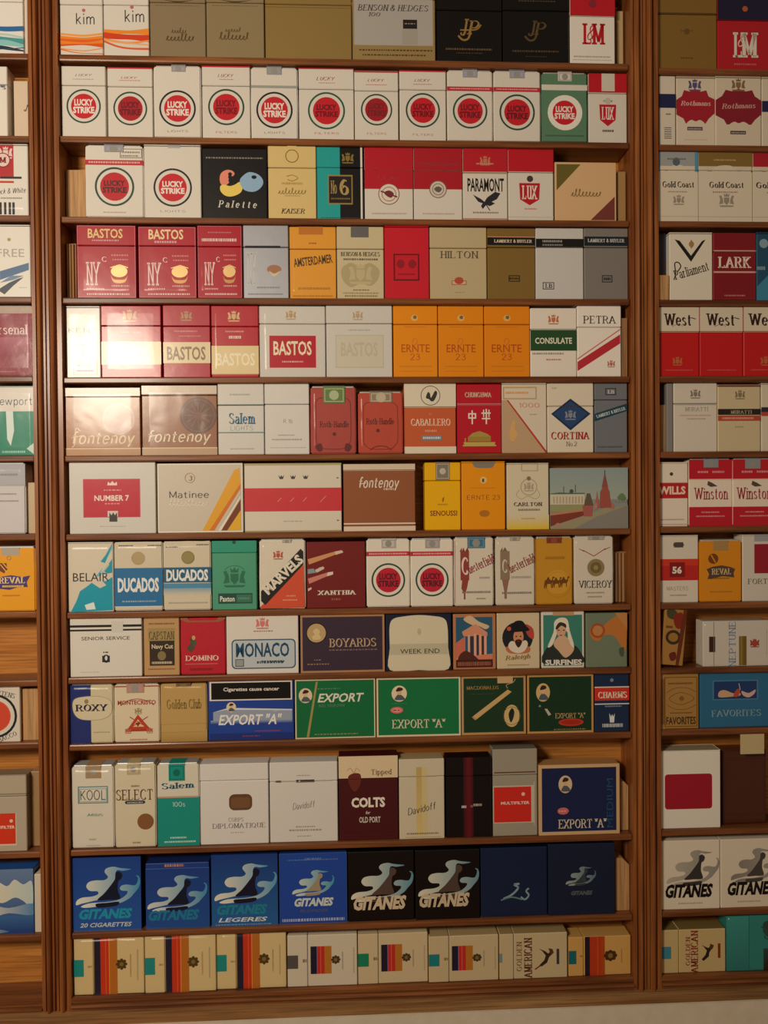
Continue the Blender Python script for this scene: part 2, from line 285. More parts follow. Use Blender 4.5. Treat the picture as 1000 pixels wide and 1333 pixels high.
                for m in (-1, 1): s.poly([X(m*.22, -.2), X(m*.5, -.25), X(m*.42, .05), X(m*.5, .3), X(m*.36, .34), X(m*.26, .12)][::m], c)
                s.poly([X(-.16, .25), X(-.2, .46), X(-.08, .36), X(0, .5), X(.08, .36), X(.2, .46), X(.16, .25)], c)
                s.poly([X(-.5, -.32), X(.5, -.32), X(.4, -.42), X(-.4, -.42)], c)
            elif o == 'w':        # a line of handwriting that cannot be read: joined loops
                x0, y0, x1, y1 = map(float, t[1:5]); r = random.Random(int(x0+y0*3)); n = int(t[7]) if len(t) > 7 else 9; q = []; h = y1-y0; dx = (x1-x0)/n
                for i in range(n):
                    a = r.choice((.45, .5, .9, .55)); x = x0+i*dx; q += [(x, y1-h*.05), (x+dx*.75, y1-h*a), (x+dx*.45, y1-h*a*1.06), (x+dx*.5, y1-h*.1)]
                s.stroke([P(*z) for z in spline(q, 3)], float(t[6])/100*s.W, col(t[5]))
            elif o == 'wv':       # a printed wave band: top edge left, middle, right, then bottom edge
                v = list(map(float, t[2:8])); top = spline([(0, v[0]), (30, (v[0]+v[1])/2+(v[1]-v[0])*.22), (60, v[1]), (100, v[2])], 5); bot = spline([(0, v[3]), (30, (v[3]+v[4])/2+(v[4]-v[3])*.22), (60, v[4]), (100, v[5])], 5)
                c = col(t[1])
                for i in range(len(top)-1): s.poly([P(*top[i]), P(*top[i+1]), P(*bot[i+1]), P(*bot[i])], c)
            elif o == 'camel':
                x, y, k = map(float, t[1:4]); s.poly([P(x+float(a)*k, y+float(z)*k*.72) for a, z in (w.split(',') for w in '0,16 .8,9 2,5 5,4 7,.5 9,.5 11,4 14,5.2 15,3 15.6,0 19,0 19.6,2 17,2.4 16.4,7 14.4,9 14.6,16 13.4,16 12.4,10 6.4,10 4.6,16 3.4,16 3.8,10 1.6,16'.split())], col(t[4]))
            elif o == 'smoke':    # curling smoke round a dancer: light, mid, figure
                a, b, d = t[1:4]
                x0, y0, k = (float(z) for z in t[4:7]) if len(t) > 4 else (0, 0, 1)
                def sh(q): return ' '.join('%g,%g' % (x0+float(z.split(',')[0])*k, y0+float(z.split(',')[1])*k) for z in q.split())
                s.do('bh %s %s ' % (a, b)+sh('5,64 6,58 14,54 28,53 37,50 36,46 25,45 20,39 24,33 34,31 46,31 52,27 47,20 50,15 60,13 70,15 86,17 74,19 66,18 63,22 66,28 60,36 50,48 42,56 30,59 14,62'))
                s.do('bh %s %s ' % (a, b)+sh('12,66 25,62 50,61 68,58 78,52 80,47 72,46 69,43 72,39 80,38 92,39 96,30 93,26 97,27 99,33 97,42 90,50 84,56 72,62 56,65 35,67 18,68'))
                s.do('b %s ' % d+sh('63,22 68,20 73,24 71,30 67,33 66,45 69,57 52,58 36,58 46,49 56,38 62,30'))
                s.do('b %s ' % d+sh('34,63 50,62 67,61 65,66 50,68 36,68'))
            else: raise ValueError(o)
    def build(s, name, parent, m, lo=-1e9, hi=1e9, off=0, axis=1):
        """the triangles clipped to lo..hi along an axis, as one printed layer"""
        V, F, K = [], [], []
        for pts, cs, k in s.T:
            poly = [(p, c) for p, c in zip(pts, cs)]
            for lim, sg in ((lo, 1), (hi, -1), (0, 2), (1, 3), (0, 4), (1, 5)):
                ax = axis
                if sg == 2: lim, g, ax = 0, 1, 0
                elif sg == 3: lim, g, ax = s.W, -1, 0
                elif sg == 4: lim, g, ax = 0, 1, 1
                elif sg == 5: lim, g, ax = s.H, -1, 1
                else: g = sg
                out = []
                for i in range(len(poly)):
                    (p, c), (q, d) = poly[i], poly[(i+1) % len(poly)]; a, b = g*(p[ax]-lim), g*(q[ax]-lim)
                    if a >= 0: out.append((p, c))
                    if (a >= 0) != (b >= 0):
                        t = a/(a-b); out.append(((p[0]+(q[0]-p[0])*t, p[1]+(q[1]-p[1])*t), tuple(c[j]+(d[j]-c[j])*t for j in range(4))))
                poly = out
                if len(poly) < 3: break
            if len(poly) < 3: continue
            i = len(V); y = -off-2.4e-5*k
            ar = sum(poly[j][0][0]*poly[(j+1) % len(poly)][0][1]-poly[(j+1) % len(poly)][0][0]*poly[j][0][1] for j in range(len(poly)))
            if abs(ar) < 1e-10: continue
            if ar < 0: poly = poly[::-1]
            for p, c in poly: V.append((p[0]-s.W/2, y, p[1])); K.extend(c)
            F.append(tuple(range(i, i+len(poly))))
        if not F: return None
        me = bpy.data.meshes.new(name); me.from_pydata(V, [], F); me.update()
        a = me.color_attributes.new('ink', 'FLOAT_COLOR', 'CORNER'); a.data.foreach_set('color', K)
        return link(name, me, parent, m)
# ------------------------------------------------------------------ a pack
def pack(x0, x1, zt, zb, kind, body, prog, label, group, y=0.0, dep=.022, opt='', cat='cigarette pack', name='cigarette_pack', rz=None):
    W, H = x1-x0-.0006, zt-zb
    e = empty(name, ((x0+x1)/2, y, zb), (0, 0, R.uniform(-.007, .007) if rz is None else rz)); tag(e, label, cat, group)
    pr = Print(W, H); pr.do(prog); bc = col(body); t = kind[0]; seam = float(kind[1:] or 0)/100
    side = None
    if 'side=' in opt: side = col(opt.split('side=')[1].split()[0])
    fn = (lambda n, c: side if abs(n.x) > .8 or abs(n.z) > .8 else None) if side else None
    def piece(nm, *b, bev=.0008, seg=1, m=CARD, cc=bc, f=fn):
        me = box_mesh(nm, *b, bev, seg); ink(me, cc, f); return link(nm, me, e, m)
    if t == 'F':
        zs = H*(1-seam)
        b = piece('box', -W/2, W/2, 0, dep, 0, zs-.0003); l = piece('lid', -W/2-.0001, W/2+.0001, -.00025, dep, zs+.0003, H)
        pr.build('printing', b, CARD, hi=zs-.0003); pr.build('printing', l, CARD, lo=zs+.0003, off=.00026)
    elif t == 'L':
        xs = W*seam
        b = piece('box', -W/2+xs+.0003, W/2, 0, dep, 0, H); l = piece('lid', -W/2, -W/2+xs-.0003, -.00025, dep, 0, H+.0001)
        pr.build('printing', b, CARD, lo=xs+.0003, axis=0); pr.build('printing', l, CARD, hi=xs-.0003, off=.00026, axis=0)
    elif t == 'S':
        bm = bmesh.new(); bmesh.ops.create_cube(bm, size=1); bmesh.ops.subdivide_edges(bm, edges=list(bm.edges), cuts=5, use_grid_fill=True)
        sd = R.random()*50
        for v in bm.verts:
            q = v.co.copy(); n = noise.noise(Vector((q.x*3+sd, q.z*4, q.y*3)))
            ed = (1-abs(q.z)*1.1)*.0008
            v.co = Vector((q.x*(W-.0008)+(ed if q.x > 0 else -ed)*(abs(q.x) > .49)*.7+n*.0004, dep/2+q.y*dep+(0 if q.y < -.49 else n*.0006), H/2+q.z*(H-.001)+n*.0006*(q.z > .4)))
        bmesh.ops.bevel(bm, geom=[g for g in bm.edges if g.calc_face_angle(0) > 1], offset=.0012, segments=2, affect='EDGES')
        me = bpy.data.meshes.new('paper_cup'); bm.to_mesh(me); bm.free(); ink(me, bc, fn); link('paper_cup', me, e, SOFT)
        pr.build('printing', e, SOFT, off=.0001)
        if 'foil' in opt: piece('foil_top', -W*.46, W*.46, .0015, dep-.0015, H-.002, H+.0016, bev=.0012, seg=2, m=SOFT, cc=col('c8c8c4m'))
    else:
        piece('box', -W/2, W/2, 0, dep, 0, H, bev=.001, seg=2); pr.build('printing', e, CARD, off=.0001)
    if 'stamp=' in opt:
        a, b, h, cc = opt.split('stamp=')[1].split()[0].split(','); a, b, h = (float(q)/100 for q in (a, b, h))
        me = box_mesh('closure_stamp', (a-.5)*W, (b-.5)*W, -.0005-.00003*pr.k, .0004, H*(1-h), H+.0004, .0001); ink(me, col(cc)); st = link('closure_stamp', me, e, MATTE)
        pp = Print((b-a)*W, H*h); pp.do('c 50 50 22 %s;f 6 8 94 92 4 %s' % ((opt.split('sd=')[1].split()[0] if 'sd=' in opt else '9a9890',)*2)); q = pp.build('printing', st, MATTE, off=.00052+.00003*pr.k); q.location = (((a+b)/2-.5)*W, 0, H*(1-h))
        piece('stamp_fold', (a-.5)*W, (b-.5)*W, 0, dep*.8, H+.0016 if 'foil' in opt else H+.0001, H+.0019 if 'foil' in opt else H+.0004, bev=0, m=MATTE, cc=col(cc))
    if 'wrap' in opt:
        bm = bmesh.new(); bmesh.ops.create_cube(bm, size=1); bmesh.ops.subdivide_edges(bm, edges=list(bm.edges), cuts=7, use_grid_fill=True); sd = R.random()*50
        for v in bm.verts:
            q = v.co.copy(); n = noise.noise(Vector((q.x*5+sd, q.z*4, q.y*3)))
            v.co = Vector((q.x*(W+.0004), dep/2+q.y*(dep+.0032)+n*.0006*(1 if q.y < -.4 else 0)-.0006, max(.0001, H/2+q.z*(H+.0008)+.0004+n*.0003)))
        me = bpy.data.meshes.new('cellophane_wrap'); bm.to_mesh(me); bm.free()
        for p in me.polygons: p.use_smooth = True
        link('cellophane_wrap', me, e, WRAP)
    return e
# ------------------------------------------------------------------ rows: pixel heights of the shelf tops, read at two places of each cabinet
ROWS = {'M': [(74,83),(178,187),(283,288),(388,390),(491,491),(592,590),(694,689),(796,787),(882,868),(968,953),(1106,1084),(1213,1189),(1299,1267)],
        'L': [71,178,281,387,490,593,695,796,885,966,1108,1216,1303], 'R': [91,190,289,391,490,588,685,784,868,948,1078,1183,1266]}
def zrow(b, i):
    q = ROWS[b][i]
    return (up(85, q[0])[1]+up(815, q[1])[1])/2 if b == 'M' else up(20 if b == 'L' else 920, q)[1]
X = lambda px: up(px, 666)[0]
BAY = {'L': (up(-170, 666)[0], X(48), X(-150), X(48)), 'M': (0, 0, X(86), X(820.5)), 'R': (0, 0, X(857), X(1170))}
SEAM = (X(65.5), X(837.5)); OUT = (X(-190), X(1210))
CAB = {'L': (OUT[0], BAY['L'][2], BAY['L'][3], SEAM[0]), 'M': (SEAM[0], BAY['M'][2], BAY['M'][3], SEAM[1]), 'R': (SEAM[1], BAY['R'][2], BAY['R'][3], OUT[1])}
ZB = (up(85, 1313)[1]+up(815, 1285)[1])/2; ZT = zrow('M', 0)+.115; DEP = .040
def extrude(name, prof, axis, a, b, parent, m):
    """profile points (across, y) swept upright (axis 2) or lengthwise (axis 0)"""
    n = len(prof); V = []
    for k in (a, b):
        for t, y in prof: V.append((t, y, k) if axis == 2 else (k, y, t))
    F = [(i, (i+1) % n, n+(i+1) % n, n+i) for i in range(n)]+[tuple(range(n))[::-1], tuple(range(n, 2*n))]
    me = bpy.data.meshes.new(name); me.from_pydata(V, [], F); bm = bmesh.new(); bm.from_mesh(me); bmesh.ops.recalc_face_normals(bm, faces=bm.faces); bm.to_mesh(me); bm.free()
    return link(name, me, parent, m)
def stile(name, xi, xo, e):          # xi the opening edge, xo the outer seam
    P = [(0, -.0055), (.26, -.0055), (.30, -.0030), (.36, -.0030), (.39, -.0060), (.46, -.0085), (.56, -.0092), (.66, -.0085), (.73, -.0060), (.76, -.0030), (.80, -.0052), (.95, -.0052), (.985, -.002), (.995, .004), (.995, DEP), (0, DEP)]
    return extrude(name, [(xi+(xo-xi)*t, y) for t, y in P], 2, ZB, ZT, e, W_V)
for b, lab in (('L', 'varnished wooden display cabinet at the left edge, mostly cut off by the photo'), ('M', 'wide varnished wooden display cabinet in the middle with thirteen rows of packs'), ('R', 'varnished wooden display cabinet at the right edge, partly cut off by the photo')):
    o0, i0, i1, o1 = CAB[b]
    e = empty('display_cabinet', ((o0+o1)/2, 0, ZB)); tag(e, lab, 'cabinet')
    def fix(o): o.location = (-(o0+o1)/2, 0, -ZB); return o
    fix(stile('stile', i0, o0, e)); fix(stile('stile', i1, o1, e))
    zl = zrow(b, 12); h = zl-ZB
    fix(extrude('bottom_rail', [(zl, DEP), (zl, -.003), (zl-h*.08, -.0055), (zl-h*.35, -.0055), (zl-h*.40, -.003), (zl-h*.46, -.003), (zl-h*.5, -.0065), (zl-h*.62, -.009), (zl-h*.74, -.0075), (zl-h*.78, -.004), (zl-h*.84, -.0055), (ZB, -.0055), (ZB, DEP)], 0, i0, i1, e, W_H))
    fix(link('top_rail', box_mesh('top_rail', i0, i1, -.005, DEP, ZT-.02, ZT, .001), e, W_H))
    fix(link('back_panel', box_mesh('back_panel', i0, i1, DEP-.004, DEP, zl, ZT-.02), e, W_BACK))
    for i in range(12):
        z = zrow(b, i)
        me = box_mesh('shelf', i0+.0003, i1-.0003, -.0035, DEP-.0045, z-.0078, z, .0016, 2); fix(link('shelf', me, e, W_H))
# the ledge the cabinets stand on, the panelled wall below it and the wall behind
def struct(name, me, m): o = link(name, me, None, m); o['kind'] = 'structure'; return o
struct('wall_back', box_mesh('wall_back', -1.6, 1.6, DEP+.001, DEP+.12, .0, 2.6), PLASTER)
struct('trim_1', box_mesh('trim_1', -1.6, 1.6, -.0310, DEP, ZB-.016, ZB-.0002), W_LEDGE)
struct('wall_front', box_mesh('wall_front', -1.6, 1.6, -.034, -.0312, .0, ZB-.0006), PLASTER)
struct('wall_front', box_mesh('wall_front', -1.6, 1.6, -.0312, DEP, .0, ZB-.0165), PLASTER)
struct('floor', box_mesh('floor', -1.6, 1.6, -2.4, DEP+.12, -.05, 0), W_LEDGE)
# ------------------------------------------------------------------ filling a row
ORD = 'first second third fourth fifth sixth seventh eighth ninth tenth eleventh twelfth thirteenth fourteenth'.split()
SHN = ['top', 'second', 'third', 'fourth', 'fifth', 'sixth', 'seventh', 'eighth', 'ninth', 'tenth', 'eleventh', 'twelfth', 'bottom']
CABN = {'L': 'left cabinet', 'M': 'middle cabinet', 'R': 'right cabinet'}
GRP = {'L': 'cigarette packs on the shelves of the left cabinet', 'M': 'cigarette packs on the shelves of the middle cabinet', 'R': 'cigarette packs on the shelves of the right cabinet'}
def row(b, i, items):
    z = zrow(b, i); n = 0
    for it in items:
        x0, x1, top, kind, body, desc, prog = it[:7]; opt = it[7] if len(it) > 7 else ''
        n += 1; y = R.uniform(-.0008, .0016)
        for tok in opt.split():
            if tok.startswith('y='): y = float(tok[2:])
        mid = (x0+x1)/2; ybot = up_y(b, i, mid)
        X0 = up(x0, (top+ybot)/2, y)[0]; X1 = up(x1, (top+ybot)/2, y)[0]; Zt = up(mid, top, y)[1]
        if i: Zt = min(Zt, zrow(b, i-1)-.0078-(.0022 if 'foil' in opt or 'stamp' in opt else .0012 if 'wrap' in opt else .0004))
        X0 = max(X0, CAB[b][1]+.0008); X1 = min(X1, CAB[b][2]-.0008)
        d = .022
        for tok in opt.split():
            if tok.startswith('d='): d = float(tok[2:])
        lab = desc+', %s shelf of the %s' % (SHN[i], CABN[b]) if 'own' not in opt else desc
        pack(X0, X1, Zt, z, kind, body, prog, lab, 'packs on the %s shelf of the %s' % (SHN[i], CABN[b]), y, d, opt, rz=0 if 'flat' in opt else None)
def up_y(b, i, x):
    q = ROWS[b][i]
    return q[0]+(x-85)*(q[1]-q[0])/730 if b == 'M' else q
def spacer(b, i, x0, x1, top, lab, name='spacer_block', colr=W_BACK, y0=.012, ribs=0, cham=0, cat='wood block', deep=1.0):
    z = zrow(b, i); yb = up_y(b, i, (x0+x1)/2)
    X0, X1 = up(x0, (top+yb)/2, y0)[0], up(x1, (top+yb)/2, y0)[0]; zt = up((x0+x1)/2, top, y0)[1]
    X0 = max(X0, CAB[b][1]+.0008); X1 = min(X1, CAB[b][2]-.0008); back = min(DEP-.0042, y0+deep)
    prof = [(X0, z), (X1, z), (X1, zt-cham), (X1-cham, zt), (X0, zt)]
    n = len(prof); V = [(x, y0, q) for x, q in prof]+[(x, back, q) for x, q in prof]
    me = bpy.data.meshes.new(name); me.from_pydata([(v[0]-(X0+X1)/2, v[1]-y0, v[2]-z) for v in V], [], [tuple(range(n)), tuple(range(2*n-1, n-1, -1))]+[(j, n+j, n+(j+1) % n, (j+1) % n) for j in range(n)])
    bm = bmesh.new(); bm.from_mesh(me); bmesh.ops.recalc_face_normals(bm, faces=bm.faces); bmesh.ops.bevel(bm, geom=list(bm.edges), offset=.0005, affect='EDGES'); bm.to_mesh(me); bm.free()
    o = link(name, me, None, colr); o.location = ((X0+X1)/2, y0, z); tag(o, lab, cat)
    for k in range(ribs):
        w = (X1-X0)/(ribs+.5); q = link('slat', box_mesh('slat', -(X1-X0)/2+k*w+w*.15, -(X1-X0)/2+k*w+w*.85, -.003, .0005, .001, zt-z-.001, .0006), o, colr)
W_TAN = wood('pale_wood', 2, 'b98a58', 'd0a574', .6, 0)
W_CARD = wood('brown_card', 2, '9a7048', 'b08658', .7, 0)
def LS(cv, r=39, tx='f', ring='2c4a3c', disc='cc1f2c', low='', sty='B', cu=50, extra=''):
    k = r/39
    s = 'o %g %g %g %g %s;c %g %g %g %s;' % (cu, cv, r, 3.8*k, ring, cu, cv, 28.5*k, disc)
    h = 9.6*k
    s += 't LUCKY %g %g %g %g %s H;t STRIKE %g %g %g %g %s H;' % (cu-21*k, cv-h-.4, cu+21*k, cv-.6, tx, cu-24*k, cv+.6, cu+24*k, cv+h+.4, tx)
    if low: s += 't %s 28 89 72 92 %s U;' % (low, '8a8580' if low == 'LIGHTS' else 'b05050')
    return s+extra
SCR = 't LUCKY 32 11 70 14.5 7a706a C;g 26 18 74 19 b0a090;'
RB = 'r 0 23 100 29 c42838;g 6 25 94 26.6 e8b0a8'
row('M', 0, [
 (76,134,-20,'F28','w','white pack, small orange waves low down','wv f3a24a 68 70 67 71 73 70;wv f08c2a 72 74 71 86 84 83;wv e8641e 76 77 75 79 81 77;wv e05a20 84 83 82 87 85 88;wv f0a050 89 92 88 91 93.5 89.5;wv e87838 90 96 96 92 97 97.5;t kim 38 40 81 56 3a3a40 U;c 56 36 4 c06a70'),
 (134.5,194,-20,'F28','w','white pack, deep orange waves up to the middle','wv f0902c 62 63 60 70 68 69;wv d8421e 66 69 69 75 76 79;wv f09a50 74 79 76 76 82 78;wv f2b070 76 80 82 78 82 84;wv e0602a 77 87 87 80 89.5 90;t kim 47 35 90 52 3a3a40 U;c 63 31 4 c06a70'),
 (195,268,-17,'F22','8f7c5eG'[:6],'leftmost of two matt bronze packs with script','g 10 26 90 27 6d5c42;w 38 58 66 65 6a5638 1.4 6;w 28 66 80 76 665030 1.8 8;b 4a3c28 20,18 50,22 80,18 60,20 40,20'),
 (268.5,344,-17,'F22','94825f','rightmost of two matt bronze packs with script','g 10 26 90 27 6d5c42;w 32 57 60 63 6f5a3a 1.4 6;w 22 64 74 74 6a5434 1.8 8;b 4a3c28 20,18 50,22 80,18 60,20 40,20'),
 (345,458,-12,'F20','a68a50m','plain wide brushed gold pack','r 0 24 100 25 8c7440m'),
 (458.5,567,-12,'F12','b09660m','wide gold pack with silver panel, black square','r 2 -2 97 78 b0aca4;t BENSON_&_HEDGES 6 20 92 29 4c4440 J;t 100 19 31 34 37 6a625a J;r 61 41 78 54 241f1c;g 63 46 76 47.5 9a9080;g 8 84 96 86 5c3c28;g 12 91 88 93 5c3c28;r 60 55 78 76 a8a298'),
 (568,654,-10,'F26','0a0706','black pack with bright gold monogram','t J 36 38 50 62 b08a4cm J;t P 46 40 66 60 b08a4cm J;q b08a4cm 3 33,62 40,68 48,66 52,56;q b08a4cm 2 36,54 60,53 68,46;g 14 80 84 82.5 6a5430;g 30 86 70 87.5 4a3c24'),
 (654.5,741,-10,'F26','090605','black pack with faded monogram','t J 38 40 52 62 6e5636m J;t P 46 42 66 60 6e5636m J;q 6e5636m 3 33,62 40,68 48,66 52,56;g 14 82 84 84.5 54442a;g 34 90 66 91.5 40341f;g 24 12 80 13.5 54442a'),
 (742,801,-10,'F33','f','white pack, red lid, tall red capitals','r 0 0 100 33 c41a28;c 50 16 9 8c2a3a;t L 27 43 47 72 c41a28 X;t & 38 46 54 66 c41a28 C;t M 48 43 78 72 c41a28 X;g 8 88 90 90 b0a8a0;g 6 93 92 94 b8b0a8'),
 (803,818,14,'W','A','plain tan card behind red and white pack','', 'y=.012'),
])
row('M', 1, [
 (76,138,86,'F27','w','white pack, white lettering in red disc, leftmost',LS(56,extra=SCR)),
 (140,199,88,'F27','w','white pack, dark red disc, dark lettering',LS(58,38,'6a1420',disc='b01c28',extra='r 0 0 100 2 c42838;g 26 18 74 19 c88070;t LUCKY 30 13 66 16 a04040 C')),
 (200,262,86,'S','w','soft white pack, thin black ring, white lettering',LS(59,39,ring='1c1c22',low='LIGHTS'),'stamp=38,68,8,a8a8b0 foil'),
 (263,326,86,'F27','w','white pack, green ring, fourth from left',LS(56,38,'741420',low='FILTERS',extra='r 0 0 100 2 c42838;t LUCKY 33 11 66 15.5 a03a44 C;g 36 18 66 19 c88070')),
 (326.5,388,88,'S','w','soft white pack, black ring, grey band',LS(59,39,ring='1c1c22',low='LIGHTS',extra='r 0 25 100 28.5 a0a49c'),'stamp=34,66,10,a0a0aa foil'),
 (389,461,89,'F29','w','broadest white pack with bullseye, green ring',LS(59,34,'741420',ring='2e5c48',low='FILTERS',extra='r 0 0 100 1.5 c42838;t LUCKY 32 12 66 17 a03a44 C;g 36 20 66 21 c88070')),
 (461.5,519,92,'F29','w','narrow white pack, smallest red disc',LS(56,36,'7a2028',disc='a81c28',low='FILTERS',extra='r 0 1 100 3 c42838;t LUCKY 30 12 68 16 a03a44 C;g 26 20 74 21 c88070')),
 (520,581,92,'F27','w','white pack, red line on lid, eighth from left',LS(56,37,'741420',low='FILTERS',extra='r 0 0 100 2 c42838;t LUCKY 32 12 66 16 a03a44 C;g 30 19 70 20 c88070')),
 (582,642,91,'S','w','leftmost soft white pack with red band',LS(57,38,'741420',extra=RB),'stamp=34,66,10,a8a8b8 foil'),
 (642.5,704,91,'S','w','second soft white pack with red band',LS(58,38,'6a1420',extra=RB),'stamp=34,66,10,a8a8b8 foil'),
 (705,765,95,'S','5d8468','soft green pack with red bullseye','c 51 57 38 f0e9de;r 0 17 100 25 ddd8c8;'+LS(57,36,'f',ring='f0e9de',extra='g 8 89 92 91 3f6650')+'','stamp=36,66,12,d8d0c4 foil'),
 (766,817,96,'F28','w','white pack, red lid, small red shield','r 0 0 100 27 c41a28;r 34 0 68 25 d8d0c0;p c41a28 28,44 72,44 70,66 50,75 30,66;t LUX 34 47 66 66 f X;g 36 80 66 83 4a3a34;g 38 38 62 40 8a8070;c 50 39 8 c8c0b4'),
])
row('M', 2, [
 (111,187,188,'S','w','soft white pack, red band, faint stamp corner','r 0 20 100 27 c42838;g 6 22 94 24.5 e8b0a8;f 60 4 98 17 1.2 8a8078;g 64 8 94 10 8a8078;g 62 13 92 15 8a8078;'+LS(57,34,'4e2018',disc='c2202c',extra='g 30 92 70 93.5 c0a8a0'),'stamp=33,66,9,a8a8b8 foil'),
 (187.5,262,189,'F1','w','white pack, black ring, white lettering',LS(58,34,ring='1c1c22',low='LIGHTS',extra='r 42 0 64 4 b0b0b4')),
 (263,348,193,'W','0e0a09',"black pack with painter's palette in pastel colours",'bh ee9078 e8907a 28,50 27,42 30,35 38,31 46,32 50,36 47,40 42,38 40,42 43,46 38,52 32,53;b f0d468 28,54 34,52 42,54 50,52 58,48 62,54 60,62 52,67 42,69 34,67 28,61;b 94b8d8 62,40 72,34 84,36 92,42 94,50 88,58 78,62 66,60 60,54 58,46;e 43 37 3 2.6 0e0a09;e 80 41 4 2.6 0e0a09;e 43 46 2.6 3 0e0a09;b 0e0a09 46,45 52,42 54,46 50,49;g 6 13 94 15 8a827a;ta P_a_l_e_t_t_e 54 80 60 11 -1 e8e0d0 J'),
 (349,412,190,'F30','dfc482','pale gold pack with laurel on the lid','o 50 14 14 2 8f7434;r 40 0 60 5 dfc482;g 28 50 72 53 b89a58;w 20 58 80 66 a4884c 1.6 9;g 34 68 66 69 a4884c;t KAISER 26 86 76 93 2c241c J;q a4884c 1.6 38,42 50,40 62,44 50,48 40,46'),
 (412.5,474,192,'F28','100e0c','teal and black pack with square plaque','r 0 0 49 100 22a6a4;r 93 0 97 100 e8e0d0;k 66 15 26 8a7434;r 23 38 76 79 9c8348;r 25.5 40 73.5 77 241c18;t No 29 46 42 64 b49a62 R;t 6 48 44 68 66 b49a62 X;g 30 70 70 72 8a7444;g 8 97 90 98 444'),
 (474.5,538,191,'F31','w','leftmost red and white pack with round seal','r 0 0 100 57 be1c2c;t LEAF 26 38 74 45 b8303c R;c 50 64 22 e8dccc;o 50 64 22 1.6 8a4a44;o 50 64 15 1.2 8a4a44;b 7a3038 40,62 50,59 60,63 55,69 46,67;s 7a3038 3 33,60 67,68;g 14 90 86 92 c0b0a4'),
 (538.5,602,190,'F31','w','second red and white pack, duller seal','r 0 0 100 57 b41c2a;g 12 20 92 24 a03038;c 50 57 18 d8ccbc;o 50 57 18 1.6 6a605a;o 50 57 12 1.2 6a605a;b 6a605a 42,56 50,53 58,56 53,61 46,60;g 18 90 84 92 c0b0a4'),
 (602.5,661,191,'F33','w','white pack, red lid, black eagle','r 0 0 100 32 c01e2c;g 30 20 70 22 d8a080;k 50 17 24 c88060;r 0 33 100 35 c09a60;t PARAMONT 10 41 92 60 1c1a1c B;p 2c2c34 22,64 40,70 48,74 54,68 72,60 84,62 76,70 64,74 72,76 60,80 52,78 44,84 40,80 44,76 34,74;s 2c2c34 2 52,78 60,86;g 22 88 80 90 8a8078;r 0 97 100 98.5 b88070'),
 (661.5,721,192,'F32','w','white pack, red lid, large red shield','r 0 0 100 31 c41a28;c 48 41 7 4a3a40;p c41a28 24,47 70,47 68,70 47,78 26,70;t LUX 30 50 64 70 f X;g 36 82 62 84 d88080;r 0 94 100 95 d0c4b8'),
 (722,803,211,'W','dfb888','sand coloured box with brown corner triangles','p 6e6228 3,4 42,4 3,48;p 7a3a34 97,58 97,98 58,98;w 26 46 76 58 9a7a4c 1.4 9','side=a07c50'),
 (803.5,819,223,'W','b08a58','narrow tan box beside the sand coloured box','','y=.006'),
])
NYC = 't NY 15 50 39 82 f0d8d4 R;t C 42 43 50 50 f0d8d4 R;e 71 63 14 8 d8b478m;b b08850m 57,68 62,74 80,74 85,68 80,78 62,78;s d8b880m 1.4 56,58 72,54 86,58;g 58 40 88 42 d88080;g 60 46 86 48 d88080;g 58 82 88 84 e0a8a0;g 16 86 46 88 e0a8a0;g 16 93 88 95.5 e8c0b8;f 1 1 99 99 1 c8788a;'
